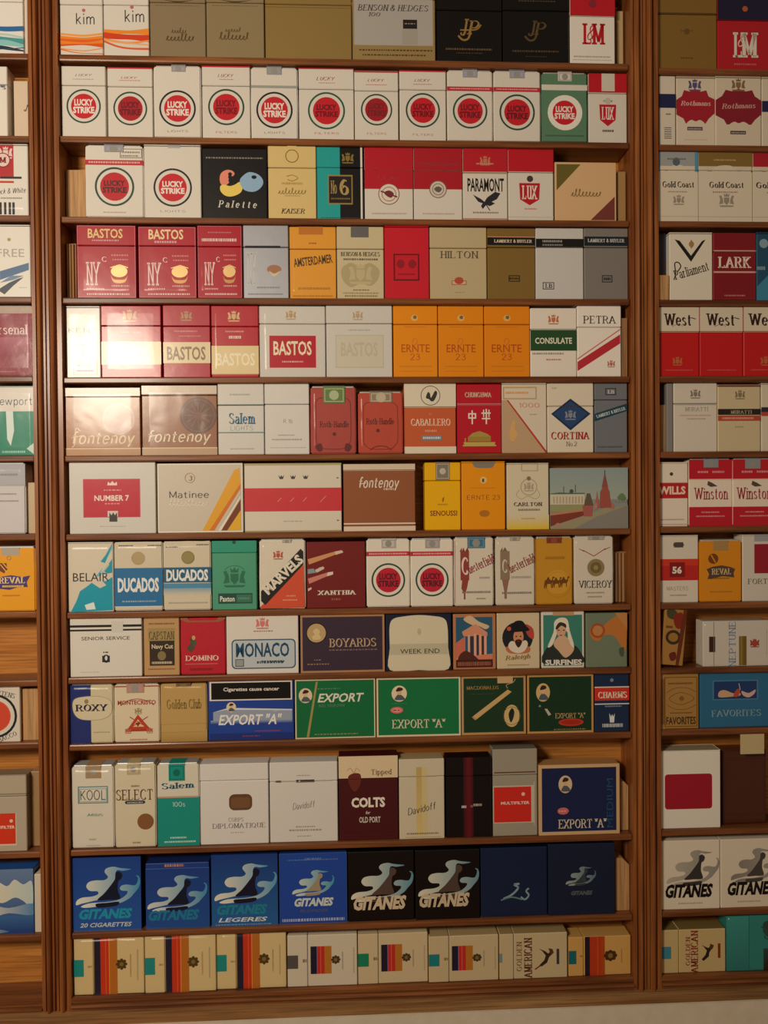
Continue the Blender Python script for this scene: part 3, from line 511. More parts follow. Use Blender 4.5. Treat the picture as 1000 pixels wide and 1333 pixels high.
row('M', 3, [
 (100,177.5,292,'F28','b01228','leftmost crimson pack with gold capitals, cellophane wrapped',NYC+'t BASTOS 19 5 78 18 e8c888 B;g 26 20 72 22 d8a0a0','wrap'),
 (180,256,295,'F27','b2132a','second crimson pack with gold capitals, cellophane wrapped','t BASTOS 18 4 78 18 f0d8a0 B;g 28 20 66 23 d8a0a0;'+NYC,'wrap'),
 (257,315.5,292,'F29','b2132a','narrower crimson pack with faint lettering, cellophane wrapped',NYC+'g 24 9 76 10.5 d88080;g 10 18 88 22 f0d0c8','wrap'),
 (316.5,376,292,'F30','a8aab0m','silver pack, black line under lid','r 4 28 82 31 1c1a1a;e 68 60 16 6 a87858;b e0c8a0 56,62 68,70 82,62 68,66;t NY 8 36 30 82 d0d0d0 R;g 30 84 80 86 8a8a90;g 10 93 88 95 8a8a90'),
 (377,438,295,'F31','eaa232','amber pack, dark slanted lettering','r 20 0 72 11 c87828;g 42 22 58 24 a06010;ta AMSTERDAMER 50 47 84 19 7 4c3c28 B;g 18 84 86 87 b87820;g 6 95 92 97 b87820','wrap'),
 (438.5,500,295,'F31','d2c39c','pale sand pack, dark stamp at top','g 12 91 88 93 a08c60;t BENSON_&_HEDGES 8 35 92 41 3c3830 X;g 14 44 88 46.5 5c5448;b b8aa80 10,58 30,50 50,56 70,50 90,60 86,74 70,82 50,78 30,84 12,74;k 50 66 50 c8ba90;g 34 87 68 88.5 6c6450;g 16 95 86 97 8a7c58;r 30 -1 68 15 6c6868'),
 (500.5,559,294,'F1','d01c2e','bright red pack with dark outlined square','f 20 38 78 75 3 5a1420;f 23 42 75 73 1 c01428;e 36 52 9 6 98182a;e 62 52 9 6 98182a;g 30 65 68 67 8c1424'),
 (559.5,634,296,'F29','c6b48c','beige pack with spaced dark capitals','t HILTON 18 33 86 43 5a5450 R;e 51 76 12 5 d8b898;e 51 74 8 5 c05038;f 38 74 64 80 1 a06040;g 44 90 60 91 a09070'),
 (634.5,697,297,'F27','98783cm','gold pack with black band across','r 0 13 100 24 181512;t LAMBERT_&_BUTLER 14 16 94 20.5 f0e0c0 X;r 0 12 100 13 d8a080;f 44 66 68 75 2 3a2c18;g 46 69 66 72 3a2c18'),
 (697.5,760,297,'F27','d2cfcb','white pack with black band across','r 0 15 100 27 161614;g 14 17 56 20 a0a09c;g 14 22.5 56 25 8a8a84;f 14 76 38 86 1.6 3a3a3c;t LB 19 78 34 84 3a3a3c X'),
 (760.5,820,297,'F27','98928cm','grey silver pack with blue-black band across','r 0 12 100 25 18242e;t LAMBERT_&_BUTLER 8 15 92 20 d8d8d4 X;f 40 66 64 76 2 2c2c30;g 44 69 60 73 2c2c30'),
])
BC = 'k 48 14 24 c8a070;'
row('M', 4, [
 (86.5,131,399,'F1','dfd8d0','half hidden white pack with thin capitals','t KEN 6 30 68 37 4a4648 U;t T 74 30 86 37 b8b0a8 U;g 8 47 30 49 b0a898;g 10 53 60 55 b0a898;f 18 76 90 96 2 c8a860;g 30 81 76 84 4c4840;g 28 89 78 91 4c4840','wrap'),
 (131.5,210,398,'F28','b9162e','broad red pack, cream band catching glare',BC+'r 0 50 100 82 ecd9b0;t BASTOS 20 56 80 77 f6edd0 B;r 0 81 100 82 d8c8a0;g 30 36 66 38 d88080','wrap'),
 (212,274,397,'F29','b2162c','red pack, cream band, tan capitals','k 50 15 24 b08860;r 0 51 100 80 e6d3a8;t BASTOS 8 57 90 76 8a7050 B;g 24 35 74 37 d88080;g 34 42 80 43.5 d88080'),
 (275,337,398,'F29','bb1a2c','red pack, cream lower half, pale capitals','k 48 15 26 d8b888;r 0 56 100 96 ead3a0;r 0 95 100 96 c8b080;t BASTOS 10 66 92 84 f8f0d0 B;g 30 35 70 37 e0a0a0;g 37 42 64 46 f0d0c0','wrap'),
 (337.5,424,398,'F25','d9d4cc','wide white pack with red name label','k 48 13 16 c0a070;r 13.5 40 87 88 e8d0c8;r 15 41.5 85.5 86.5 be1c30;t BASTOS 21 49 79 69 f6e8c8 B;g 34 77 66 79 e8c0b0','wrap'),
 (424.5,511,398,'F25','d8d4cc','wide white pack with empty embossed label','k 48 14 16 c0a880;f 14 41 87 87 1.4 c8c0a0;r 16 43 85 85.5 d4ceba;t BASTOS 22 51 78 71 c8c0a8 B;g 34 33 66 35 b8b4ac'),
 (512,570,398,'F26','f0930e','leftmost of three orange packs in a row','e 48 17 8 4.5 e8b860;c 49 16 4 7a6a50;g 24 29 76 30 c87818;t ERNTE 18 54 82 65 c0501c S;t 23 38 67 60 76 c0501c U;q d07030 1 42,52 48,45 54,50 46,58 56,64;g 14 84 86 85.5 d08420;g 14 91 86 92 d08420'),
 (570.5,630,398,'F26','ee8f0c','middle of three orange packs in a row','e 50 17 8 4.5 e8b860;c 51 16 4 7a6a50;g 24 29 76 30 c87818;t ERNTE 18 54 82 65 b84c1c S;t 23 38 67 60 76 b84c1c U;q d07030 1 42,52 48,45 54,50 46,58 56,64;g 14 84 86 85.5 d08420;g 14 91 86 92 d08420'),
 (630.5,690,398,'F26','ee8c0c','rightmost of three orange packs in a row','e 50 17 8 4.5 e8b860;c 51 16 4 7a6a50;g 24 29 76 30 c87818;t ERNTE 16 54 82 65 b84c1c S;t 23 38 67 60 76 b84c1c U;q d07030 1 42,52 48,45 54,50 46,58 56,64;g 14 84 86 85.5 d08420;g 14 91 86 92 d08420'),
 (690.5,751,401,'F31','efe6d8','white pack with dark green band','k 50 17 24 c87850;r 0 32 100 62 27502c;t CONSULATE 10 43 90 52 f0ead8 B;g 4 65 72 67.5 8a9080;g 34 74 66 76 c07070'),
 (751.5,809,397,'F30','f6eee2','white pack with slanting red stripe','t PETRA 13 14 89 25 3c3430 R;p c4303c 0,79 98,40 98,53 0,92;p d88080 0,74 98,32 98,34 0,76;k 77 82 18 c07060'),
])
row('M', 5, [
 (84.5,183,505,'F13','a8714a','leftmost wide copper pack with curly lettering','r 0 0 100 12 cfb6a0;r 1 12 2 88 c08a60;c 71 46 22 c09888;c 71 46 19 b08878;r 0 90 100 100 b88a5c;r 0 89 100 90.5 e8c8a0;q dcbf94 1.6 20,64 14,60 12,82 8,88;t fontenoy 9 64 93 88 e0c898 D;s e0c898 1 8,74 24,70','wrap'),
 (184.5,283,502,'F14','9a6646','second wide copper pack, dark round seal','r 0 0 100 12 d6c6b4;c 75 43 25 6c4838;o 75 43 22 1 8a6048;'+';'.join('s 845a48 2 75,43 %g,%g' % (75+18*math.cos(i*math.pi/6), 43+19*math.sin(i*math.pi/6)) for i in range(12))+';r 0 90 100 100 c0a080;r 0 89 100 90.5 e8c8a0;t fontenoy 8 64 92 86 e8d8b8 D;s e8d8b8 1 8,74 24,70','wrap'),
 (283.5,344,499,'F30','d8d4cc','white pack, blue blackletter name, green lines','r 0 29 100 30.5 3c7c78;t Salem 24 41 82 57 2c6c8c X;t LIGHTS 27 59 76 66 8a9aa0 U;r 0 68 100 69.5 3c8c88;g 26 14 70 16 a8a8a0;g 26 91 78 92.5 a8a8a0'),
 (344.5,403,499,'F29','dedad4','almost blank white pack','t R_16 42 50 62 56 807c78 U;g 30 72 66 73.5 a09c98;g 16 78 84 80 a09c98;g 12 90 92 91 b0aca8'),
 (404,464,504,'S','b34a42','taller soft brick red pack with green stamp','q 6a2a24 1.4 12,30 14,20 26,16 74,16 86,22 88,30 88,76 82,86 70,92 30,92 16,86 12,76 12,30;t Roth-Handle 20 51 84 60 4c2020 R;c 52 70 4 6a2a24;b 6a2a24 10,88 22,84 26,94 16,96;b 6a2a24 78,84 90,88 84,96 74,94','stamp=28,76,24,6f8a56 sd=b8c49a foil wrap'),
 (466,525,511,'S','c04c38','shorter soft brick red pack with grey stamp','q 7a2a20 1.4 12,30 14,20 26,16 74,16 86,22 88,30 88,76 82,86 70,92 30,92 16,86 12,76 12,30;t Roth-Handle 18 42 80 52 3c1c1c R;c 44 62 4 6a2a24;q 7a2a20 2 26,94 40,88 60,88 74,94','stamp=26,76,16,9a8c74 sd=c8bca4 foil wrap'),
 (526,594,499,'F33','cd6238','orange pack with white top and horse emblem','r 0 0 100 34 e9dec6;o 51 17 19 1.2 3c3c38;b 3c3c38 42,20 46,12 50,14 52,20 60,10 64,14 58,24 52,25 48,22;r 0 90 100 100 e9dec6;t CABALLERO 13 50 89 60 f2e4cc R;g 40 66 64 69 e8a080;r 34 74 72 81 7a8ca0;g 36 76 70 79 e8e0d8;g 48 43 54 44 e8a080'),
 (595,653,500,'F30','c0182a','red pack with two white characters, gold gate','t CHUNGHWA 18 12 78 19 e8d8c0 R;r 0 28 100 31 d87880;s f0e8d8 3 34,38 34,58;f 25 42 43 50 3 f0e8d8;s f0e8d8 3 66,36 66,58;s f0e8d8 3 55,42 76,42;s f0e8d8 3 56,50 75,50;s f0e8d8 2.4 60,37 60,48;s f0e8d8 2.4 72,37 72,48;p c8b060 14,84 86,84 84,89 16,89;p b09a4c 26,76 76,76 68,72 50,68 34,71;r 24 76 76 83 a88c3c;s b09a4c 3 18,78 18,84;r 12 88 88 90 c8b060'),
 (653.5,712,499,'F1','e3d6c0','white pack with tan triangle and gold label','p c8a884 0,24 12,24 98,100 0,100;p c04030 10,24 14,24 100,98 97,100;f 2 5 78 23 3 c8aa78;g 8 12 60 15 e8a060;t 1000 38 28 84 35 d88068 U;b e0b070 22,56 30,54 28,64 34,74 24,84 16,76;g 62 44 78 45.5 b0a090'),
 (712.5,773,499,'F33','e8dcc6','white pack with blue diamond above red name','p 20345c 50,22 94,44 50,68 8,44;p 2c4a78 50,26 87,44 50,64 14,44;k 50 46 24 8a94a8;t CORTINA 8 70 92 81 b02828 X;t No.2 40 84 64 91 8a7a6c R;g 10 6 20 8 c0b09c'),
 (774,817,499,'F24','787b82','blue-grey pack with diagonal dark blue band','p 1c4658 0,44 100,29 100,40 0,55;ta LAMBERT_&_BUTLER 50 42 92 10 16 e0e4e4 X;f 33 7 66 17 2.6 2c3036;t LB 40 9.5 60 15 d8d8d8 X;g 8 91 84 93 50545a'),
])
row('M', 6, [
 (90,203,602,'W','d6d2c9','large white box with crimson name panel','r 16 23 82 77 c4405a;r 17 24 81 76 c41c34;p f0e0d0 44,32 45,27 47.5,29.5 50,26 52.5,29.5 55,27 55.5,32;g 40 38 60 39.5 e8a0a0;t NUMBER_7 29 46 69 54 f4ead8 B;g 41 57 58 58.5 e8a0a0;r 44 68 56 76 d6d2c9;p 3c3430 46,83 46,70 48.5,74 50.5,70 52.5,74 55,70 55,83;g 35 89 64 90 b8b4ac'),
 (204.5,317,603,'W','d2c7b4','large beige box with gold and brown stripes','f .5 .6 99.5 99.4 1.4 ece4d2;p e8a820 52,97 90,10 96,7 97,30 63,97;p d87820 60,97 95,33 97,30 97,37 66,97;p ece4d2 70,97 97,47 97,50 74,97;p 7a3a18 74,97 97,52 97,68 81,97;p e8b428 81,97 97,68 97,97;p d2c7b4 66,97 97,37 97,44 70,97;t Matinee 14 40 60 50 4c4640 U;w 14 52 60 61 efe6d6 .8 11;o 38 21 6 .8 b89a60;t 3 37 18 41 25 6c5c40 J'),
 (318,445,603,'W','e0d6c4','widest white box with broad red stripe','r 0 0 100 3 b8a878;r 0 98 100 100 a89868;r 0 36 100 70 d23a40;'+';'.join('p 4a4640 %g,17 %g,20 %g,17.5 %g,20 %g,17 %g,23 %g,23' % (x, x+1.8, x+3, x+4.2, x+6, x+4.6, x+1.4) for x in (35, 47, 60))+';s e88888 .8 34,56 38,50;s e88888 .8 47,56 51,50;s e88888 .8 60,56 64,50;s e88888 .8 78,57 84,48;g 40 84 60 85 b0a898;r 95 21 97 22.5 6a6058;r 95 83 97 84.5 6a6058'),
 (447,541,604,'F9','9a5c3a','brown box with white curly lettering','r 0 0 100 10 e0ccb4;t fontenoy 22 19 78 40 f0e4d0 D;s f0e4d0 1 22,30 32,28;g 56 36 70 39 e0c8b0;r 0 88 100 90 efdcc8;r 0 93 100 100 e8d4bc;r 0 92 100 93 8a4c2c'),
 (553,600,602,'F27','f4b806','narrow yellow pack with grey stamp','t SENOUSSI 14 71 90 79 8c4418 B;g 36 61 64 63 b88818;b a07018 48,54 54,51 52,57 50,59','stamp=30,70,26,8a8070 sd=c8c0b0'),
 (601,658,601,'F1','f29a0c','orange pack with one line of dark capitals','t ERNTE_23 12 49 88 56 7a4418 U;e 50 27 8 5 f0c878;r 47 25 52 30 5a5048;e 52 76 12 5 b87820;b 8a8478 28,-1 74,-1 74,6 66,9 36,9 28,6;g 20 38 80 39 c88420'),
 (660,715,603,'F1','e2d6b8','cream pack fading to yellow at the base','rg 0 78 100 100 e2d6b8 e8c81c;q b8a888 1.4 30,40 22,48 34,54 50,50 68,54 78,48 70,38;o 52 36 20 2 b8a890;k 52 36 24 b8a890;c 52 23 5 8a7a5c;t CARLTON 16 59 84 65 3c3430 X;g 26 69 78 72 8a8070;g 34 83 66 84.5 b0a060;f 34 0 74 12 2 c0b090'),
 (716,818,609,'W','8f9a96','wide picture box with red towers and a square','rg 0 0 100 52 95a8a8 aab4a8;r 0 42 44 62 d8cdb4;'+';'.join('r %g 47 %g 58 b8a890' % (x, x+1.5) for x in range(4, 44, 4))+';p 5a7060 0,42 12,40 24,41 26,38 28,41 44,41 44,43 0,43;r 0 60 44 72 a0a070;p 884030 0,76 44,70 44,80 14,92 0,96;p c88868 0,74 44,68 44,71 0,78;p a49c7c 0,96 44,78 60,72 70,66 100,62 100,100 0,100;p 8f8c84 30,100 60,80 100,62 100,100;b b09080 4,96 10,90 16,97 8,99;p b0625a 41,62 54,62 54,80 43,80;p 6c5c48 43,62 47,42 51,42 55,62;p b86c60 58,56 60,38 62,56 62,66 56,70;p a8584c 63,66 64,40 68,30 73,30 76,40 78,66;p 98544c 66,32 70,8 74,32;s 5a4840 .8 70,4 70,12;p c08878 56,60 60,58 60,68 56,70;p b87868 78,56 82,62 82,68 78,68;g 82 54 98 57 a09888;s 4a5a50 .6 17,30 17,40;s 4a5a50 .6 32,28 32,40;c 27 38 2.4 4c6048;b 6a8858 86,50 92,42 97,50 92,54'),
])
CH = 'r 16 20 38 62 9a4438;p 8a3c34 14,20 20,14 20,20 24,14 28,20 34,14 38,20;p 9a4438 20,62 36,62 32,74 28,80 28,90 24,90 24,80 18,74;t C 19 28 36 54 efe0d0 X;ta hesterfield 68 38 72 24 24 a03c48 X;g 64 57 90 60 b0a8a0;g 20 78 92 81 8a8078;g 56 88 80 90 a09890;'
CR = 'b e8e4dc 4,3 14,7 30,4 20,2;b b8b4aa 70,6 88,3 96,8 80,10;'
row('M', 7, [
 (88,148,706,'F1','ded3be','white pack with splashed turquoise diagonal','p 14a0b8 72,28 84,18 98,2 98,98 5,100 18,84 26,70 40,64 52,58 70,66 84,62 76,56 90,48 80,42 92,32;p 5cc0cc 60,50 80,34 88,20 98,4 98,14 90,32 72,48;p ded3be 88,22 98,10 98,24 80,40 70,46;p e8f0ec 36,90 56,86 60,96 40,97;p ded3be 64,55 80,46 98,44 98,50 84,56;t BELAIR 11 44 90 56 3c3434 S','wrap'),
 (148.5,212,705,'S','d9cdb4','soft cream pack, blue lower half, gold medallion','r 0 38 100 94 2472a6;t DUCADOS 7 52 92 73 eef0ec H;c 50 24 14 a89468m;c 50 24 11 b8a478;g 10 5 40 6.5 4c4440;g 70 5 98 6.5 4c4440;g 16 85 86 87 a0b8c8;r 0 93 100 94 f0e8d8','wrap'),
 (212.5,275,704,'S','d9cdb4','soft cream pack, narrow blue band, gold medallion','r 0 38 100 60 1f6284;r 0 61 100 68 5090b8;rg 0 68 100 78 8aa8b8 d9cdb4;t DUCADOS 6 41 94 58 eef0ec H;c 52 24 14 8a7c48m;c 52 24 11 9a8c58;g 6 8 30 9.5 4c4440;g 70 5 96 6.5 4c4440;g 10 88 92 90 b8a890','wrap'),
 (276,334.5,704,'F17','4fa07f','jade green pack with embossed lions','r 0 0 100 17 2f9c80;q 2c7458 1.4 28,42 36,38 50,36 64,38 72,42;k 50 54 50 2c7458;r 13 76 90 91 245048;t Paxton 17 80 50 88 e8e8d8 B;r 54 78 88 89 3c7860;g 58 82 84 85 5c9880;c 50 2 4 1c4c40'),
 (337.5,398,702,'S','e3dac6','soft white pack, red corner, diagonal black banner','p dc5434 0,97 97,36 98,98 4,99;p 1c1a1a 3,74 90,13 96,17 96,36 12,94 3,88;ta MARVELS 51 50 108 23 43 ece4d0 H;k 41 22 22 c05840;g 58 80 78 82 e8a080;g 50 86 82 88 e8a080','stamp=50,70,4,c8c0b0 foil wrap'),
 (399,476,705,'W','7a2020','wide maroon box with stubs of cigarettes','p d89a68 2,26 48,15 60,14 62,17 48,20 4,34;p e0c8b0 48,15 60,13 63,16 50,20;p 8fa0a8 2,41 12,40 14,44 22,38 30,38 30,41 18,46 2,48;p e0c8b0 14,42 28,37 30,40 18,46;p d8887a 2,55 36,46 44,46 44,50 34,52 4,63;p e8d8c8 36,46 45,45 45,49 34,52;p e0c8b8 2,70 8,68 8,71 2,74;t XANTHIA 18 73 84 80 efe4d4 X;g 42 85 58 88 a06050'),
 (477,534,702,'S','ece3d2','leftmost of two adjoining soft bullseye packs','r 0 18 100 24.5 c42838;g 6 20 94 22.5 e8b0a8;'+LS(60,39,'58181c',disc='c81e38'),'stamp=34,68,13,d0c8c0 foil'),
 (534.5,590.5,702,'S','ece3d2','rightmost of two adjoining soft bullseye packs','r 0 18 100 24.5 c42838;g 6 20 94 22.5 e8b0a8;'+LS(60,39,'58181c',disc='c81e38'),'stamp=34,68,13,b8b0b0 foil'),
 (591,643,699,'S','e6dcc8','soft cream pack with brown gothic script, blue stamp',CH+'s a05858 1 2,4 2,96','stamp=34,78,15,3c7c9c foil wrap'),
 (645,696.5,699,'S','e2d8c4','second soft cream pack with brown gothic script','r 12 20 36 62 98806a;p 8a6a58 12,20 18,14 18,20 24,14 30,20 36,20;p 9a705c 16,62 34,62 28,80 28,90 22,90 22,80;t C 17 32 30 52 e0d4c4 X;ta hesterfield 67 38 72 24 24 98443c X;g 40 57 90 60 b0a8a0;g 16 80 92 83 8a8078','stamp=36,62,5,c8bca0 foil wrap'),
 (697,746,700,'S','cf9428','soft golden pack with three brown camels',''
  'e 60 66 33 18 d8a038;o 60 70 34 1 b88428;'+'camel 22 58 1.5 74451a;camel 44 59 1.35 74451a;camel 64 58 1.4 74451a'+';g 26 28 78 32 b07c20','foil stamp=30,70,8,7a3820 sd=9a5030'),
 (747.5,799,698,'S','e3d9c8','soft white pack with bronze medallion, black capitals','s b84040 2 22,20 50,29 80,18;s 3c3430 1.4 12,18 26,22;s 3c3430 1.4 76,20 92,16;c 55 46 22 a89468m;c 55 46 14 8a7448m;c 55 46 6 b8a468m;t VICEROY 10 65 97 76 3c3430 R;g 30 82 76 84 a89880;g 34 88 70 90 a89880','foil stamp=34,76,5,c4b8a8 wrap'),
])
BUST = lambda x, y, k, a='e4bc94', h='40241c', d='566068', bgc='e8d8b0': ('e %g %g %g %g %s;' % (x, y, 7*k, 10.5*k, bgc)+'b %s %g,%g %g,%g %g,%g %g,%g %g,%g;' % (d, x-4*k, y+8*k, x-2*k, y+2*k, x, y+k, x+3*k, y+3*k, x+5*k, y+8*k)+'e %g %g %g %g %s;' % (x, y-2*k, 2.3*k, 3.8*k, a)+'b %s %g,%g %g,%g %g,%g %g,%g' % (h, x-3*k, y-3*k, x-1*k, y-8*k, x+3*k, y-7*k, x+2.6*k, y-4*k))
row('M', 8, [
 (91,185,804,'W','e2dccf','wide white pack with two black pinstripes','r 0 11 100 15 1c1818;r 0 18.5 100 21.5 1c1818;r 58 5 74 24 d8d2c6;t SENIOR_SERVICE 16 31 83 37 3a3634 S;f 44.5 64 55 75 2 1c1a1c;e 50 69 5 7 2c2c34;e 50 68 1.8 4 e2dccf;g 46 57 54 59 3c3c44;g 14 91 40 92 c0b8ac'),
 (187,234,804,'F1','c49a68','narrow tan pack with dark brown name panels','g 14 9 88 12 7a5c38;r 12 18 88 42 a89058;t CAPSTAN 15 24 86 38 4c3c28 R;r 16 40 86 83 3a2c20;t Navy_Cut 22 46 82 56 e0d0b0 B;e 50 66 12 8 8a7850;g 22 76 80 80 d0c0a0;g 12 88 86 90 8a5c38'),
 (235,294,804,'S','c01c2e','crimson soft pack with small green figure','t DOMINO 10 66 84 75 efdcc4 R;g 10 80 82 81.5 d08080;b 5c4830 14,52 22,44 20,36 28,34 34,42 30,54 22,60;b 3c6048 26,42 34,40 30,52;e 29 35 4 4 d8a070;g 20 88 70 92 8a1c20;p a0603c 0,0 16,0 20,5 80,5 84,0 100,0 100,3 86,8 16,8 0,3'),
 (294.5,389,801,'W','e6dfd4','white pack with blue number plate lettering','rr 7 40 96 91 6 3c5a74;rr 8.6 42 94.4 89 5 c2ccd0;t MONACO 13 46 87 71 1f4c70 B;g 42 78 80 82 3c4c58;g 48 77 80 80 3c4c58;r 12 74 24 87 9ca4a8;f 12 74 24 87 1 5c4c48;k 50 13 18 dc8078;g 38 25 64 27 b08070','own'.replace('own','')),
 (391,501,798,'W','3f2f40','wide dark violet box with small gilt portrait','f 0 0 100 100 2.4 b88860;c 19 31 12 c8a878;b e0c890 15,42 14,36 17,34 15,28 19,23 23,28 22,34 24,37 23,42;o 19 31 12.2 1 1c1418;t BOYARDS 34 41 90 56 cdb088 R;g 34 60 92 62 8a7068;g 16 77 24 78.5 a08468;g 8 84 34 86 9a8068'),
 (502,588,798,'W','18203a','dark blue pack with arched cream panel','b e2d6b8 6,98 6,60 6,22 12,9 28,5 50,3 72,5 88,9 94,22 95,60 95,98 50,99;p e2d6b8 6,90 95,90 95,98 6,98;r 6 53 95 72 c9c2a4;t WEEK_END 22 62 82 70 2c2830 S;e 51 32 3 6 c8bc9c'),
 (590,646,799,'W','c08058','small pack picturing a pink temple','r 6 6 92 78 2f5f7c;b e0c098 24,10 40,3 60,14 84,22 76,28 60,22 44,20;p d8745c 6,52 28,40 28,76 6,84;p e09878 20,32 52,18 80,34 80,40 24,40;r 34 38 39 74 f0b090;r 48 36 54 76 f0b090;r 60 38 66 76 f0b090;r 72 40 78 74 f0b090;r 39 40 48 74 3c3848;r 54 38 60 74 3c3848;r 66 40 72 74 3c3848;p e08868 6,78 92,72 92,84 6,84;b 5a2c20 14,74 28,66 44,72 56,80 60,86 14,86;r 6 82 92 96 4c2018;g 10 86 88 93 a06048'),
 (647,703,798,'W','dcc9a4','cream pack with oval portrait of bearded man','e 48 44 36 28 20222c;b c04c40 66,20 84,28 86,46 76,44 68,34;b c87850 20,62 34,58 66,58 78,64 70,72 30,72;b e8dcc8 26,58 34,50 50,54 66,49 72,56 64,68 48,72 32,67;e 50 43 12 14 d8946c;b 3c2018 42,50 50,47 58,50 56,57 50,62 44,57;e 45 42 2 1.2 2c1c18;e 55 42 2 1.2 2c1c18;s a04838 1 47,51 53,51;b 14161e 24,33 34,24 42,15 58,14 68,23 76,31 60,33 40,34;c 28 28 5 c8604c;ta Raleigh 48 80 60 13 4 9a7434 J;g 24 92 74 94 b09868'),
 (705,761,796,'W','e6ddcc','pack picturing a woman in white headscarf','r 4 6 95 96 3f8878;p cba078 26,-1 76,-1 76,7 26,7;b 2c3430 4,92 8,68 28,58 50,70 76,60 94,76 94,92;b f0e6d0 14,62 28,36 30,18 44,11 60,14 66,34 76,62 62,56 60,36 40,34 26,58;b e0b090 34,32 40,22 56,24 56,38 48,46 38,42;b e0b894 40,44 56,44 76,66 56,82 40,70 28,58;b 3c3028 33,28 42,19 56,22 57,29 46,25 36,32;e 40 33 2.6 .9 2c2420;e 52 33 2.6 .9 2c2420;s c09070 .8 45,33 44,38;e 45 42 3.4 1.1 b84038;b f0e6d0 62,30 68,44 76,64 66,56;b 181c1c 52,80 40,72 62,86;t SURFINES 8 85 94 95 f0e8d8 H'),
 (763,817,798,'W','77856c','worn grey-green pack with orange map shape','b c87c38 10,28 22,22 40,24 60,12 96,2 98,60 90,72 84,60 70,44 56,40 40,42 34,50 20,50 10,40;o 28 32 18 5 b4542c;c 28 32 12 c88a50;b 4c5c48 80,66 92,64 90,80 82,78;p c88c50 70,0 100,0 100,30'),
])
def EXP(t, bgc, x=19): return t
row('M', 9, [
 (90,148,891,'S','d8cba8','soft pack, dark blue left half, cream oval','r 0 0 48 100 1f2f74;b ddd0b0 8,26 30,20 70,20 94,28 96,46 84,56 60,60 24,58 8,46;q a89468 1 8,26 30,20 70,20 94,28 96,46 84,56 60,60 24,58 8,46 8,26;t ROXY 12 33 88 45 1f2440 X;e 38 28 5 4 9a8858;g 54 80 92 82 b8a880;g 10 4 40 6 8a90a8','foil wrap'),
 (148.5,208,891,'S','e2d2b4','soft cream pack, crossed swords in red triangle','q a04038 1 0,0 0,0;p c04020 28,78 52,52 80,78;p e0c8a0 40,73 52,60 66,73;s b84030 2 28,78 74,56;s b84030 2 80,78 34,56;r 26 77 84 81 b03c20;p 8a2c18 46,66 58,66 52,73;ta MONTECRISTO 50 31 84 10 0 a84030 B;q a84030 1.6 14,36 30,28 50,25 70,28 88,36;k 53 46 16 a89060;k 30 80 14 c07050;k 78 80 14 c07050;r 0 2 100 4 b05040;g 34 94 72 96 c08068','stamp=28,66,14,cc9080 foil'),
 (209,270,889,'S','c4a060','soft golden tan pack with plain centre','t Golden_Club 13 27 88 44 8a7034 X;rg 0 80 100 100 c4a060 b08c4c;s a8884c .8 0,70 100,69;s a8884c .8 0,84 100,83','stamp=34,66,5,6a5030 sd=8a7048 wrap'),
 (270.5,383,886,'W','24459e','wide blue pack with black warning panel','r 2 1 98 33 ece4d6;r 4 3 96.5 31 0a0606;t Cigarettes_cause_cancer 18 11 83 19 ece4d6 B;p 9ca8bc 6,70 6,52 22,46 98,50 98,68;rg 3 66 98 72 9ca8bc 24459e;p dfe4e8 6,52 24,45 98,49 98,51 22,48;t EXPORT_"A" 12 56 86 74 f4f0ea I;'+BUST(27,44,.8)+';s d0d8e0 .5 76,52 82,51;r 54 84 84 85.5 a04048;r 2 88 98 99 1c3580;g 40 92 60 93.5 a04048'),
 (384,489,882,'W','10703f','wide green pack with gold slanting line','f 0 0 100 100 1.6 e0d0a8;'+BUST(13,27,1.2,bgc='e8d4b0')+';p a8985c 26,4 28.5,4 17,97 14,97;t EXPORT 28 24 86 39 ece8d8 I;t ROLL_YOUR_OWN 29 42 62 47 5c9070 I;g 28 15 56 17 5c9070;g 24 92 78 93.5 a8985c'),
 (490,600,880,'W','137844','wide green pack with pink oval, white serif name','f 0 0 100 100 2 ecd8b4;'+BUST(27,27,1.3,bgc='f0dcb8')+';e 24 55 7.5 5.5 e87878;e 24 55 5 3 f0a8a0;g 20 54 28 56 a03040;t EXPORT_"A" 18 71 82 86 ecdcc0 R;g 18 43 36 44.5 3c9060'),
 (600.5,685,878,'W','1c3c24','dark green pack with a drawn cigarette','f 0 0 100 100 3.4 c89c64;r 56 -1 80 13 d8b080;t MACDONALDS 8 17 58 23 b89058 R;p d8b478 18,68 72,24 78,28 24,73;p c89c68 18,68 24,73 21,75 16,70;q c8a878 1 72,22 70,16 80,12 84,6;e 78 69 12 19 dcbc80;o 78 69 14 .7 6a5a30;b 1c2c1c 76,80 73,66 78,56 82,62 80,74;g 12 30 50 31 4a5c38'),
 (686,773,877,'W','14361f','dark green pack with red oval badge','f 0 0 100 100 3 cc9c60;'+BUST(24,30,1.5,bgc='dcbc80')+';t EXPORT_"A" 42 66 88 75 c8b080 R;e 66 82 19 6.5 c83c24;e 66 82 15 4 b02c1c;p c8c0b0 26,58 30,58 36,68 32,70;g 40 93 88 94.5 a89058;c 19 53 1.6 8aa0a0'),
 (774,819.5,877,'F1','172f50','narrow navy pack with bright red band','r 0 22 100 46 d83428;r 0 22 100 24 f0d8c8;t CHARMS 10 31 94 42 f4e4cc X;r 0 51 100 53 dcdcd8;c 50 11 5 8a90a0;p e8ece8 44,84 42,68 47,74 50,70 54,74 58,68 56,84;g 22 86 82 92 d0d4d8;g 30 55 78 57 8aa0b0'),
])
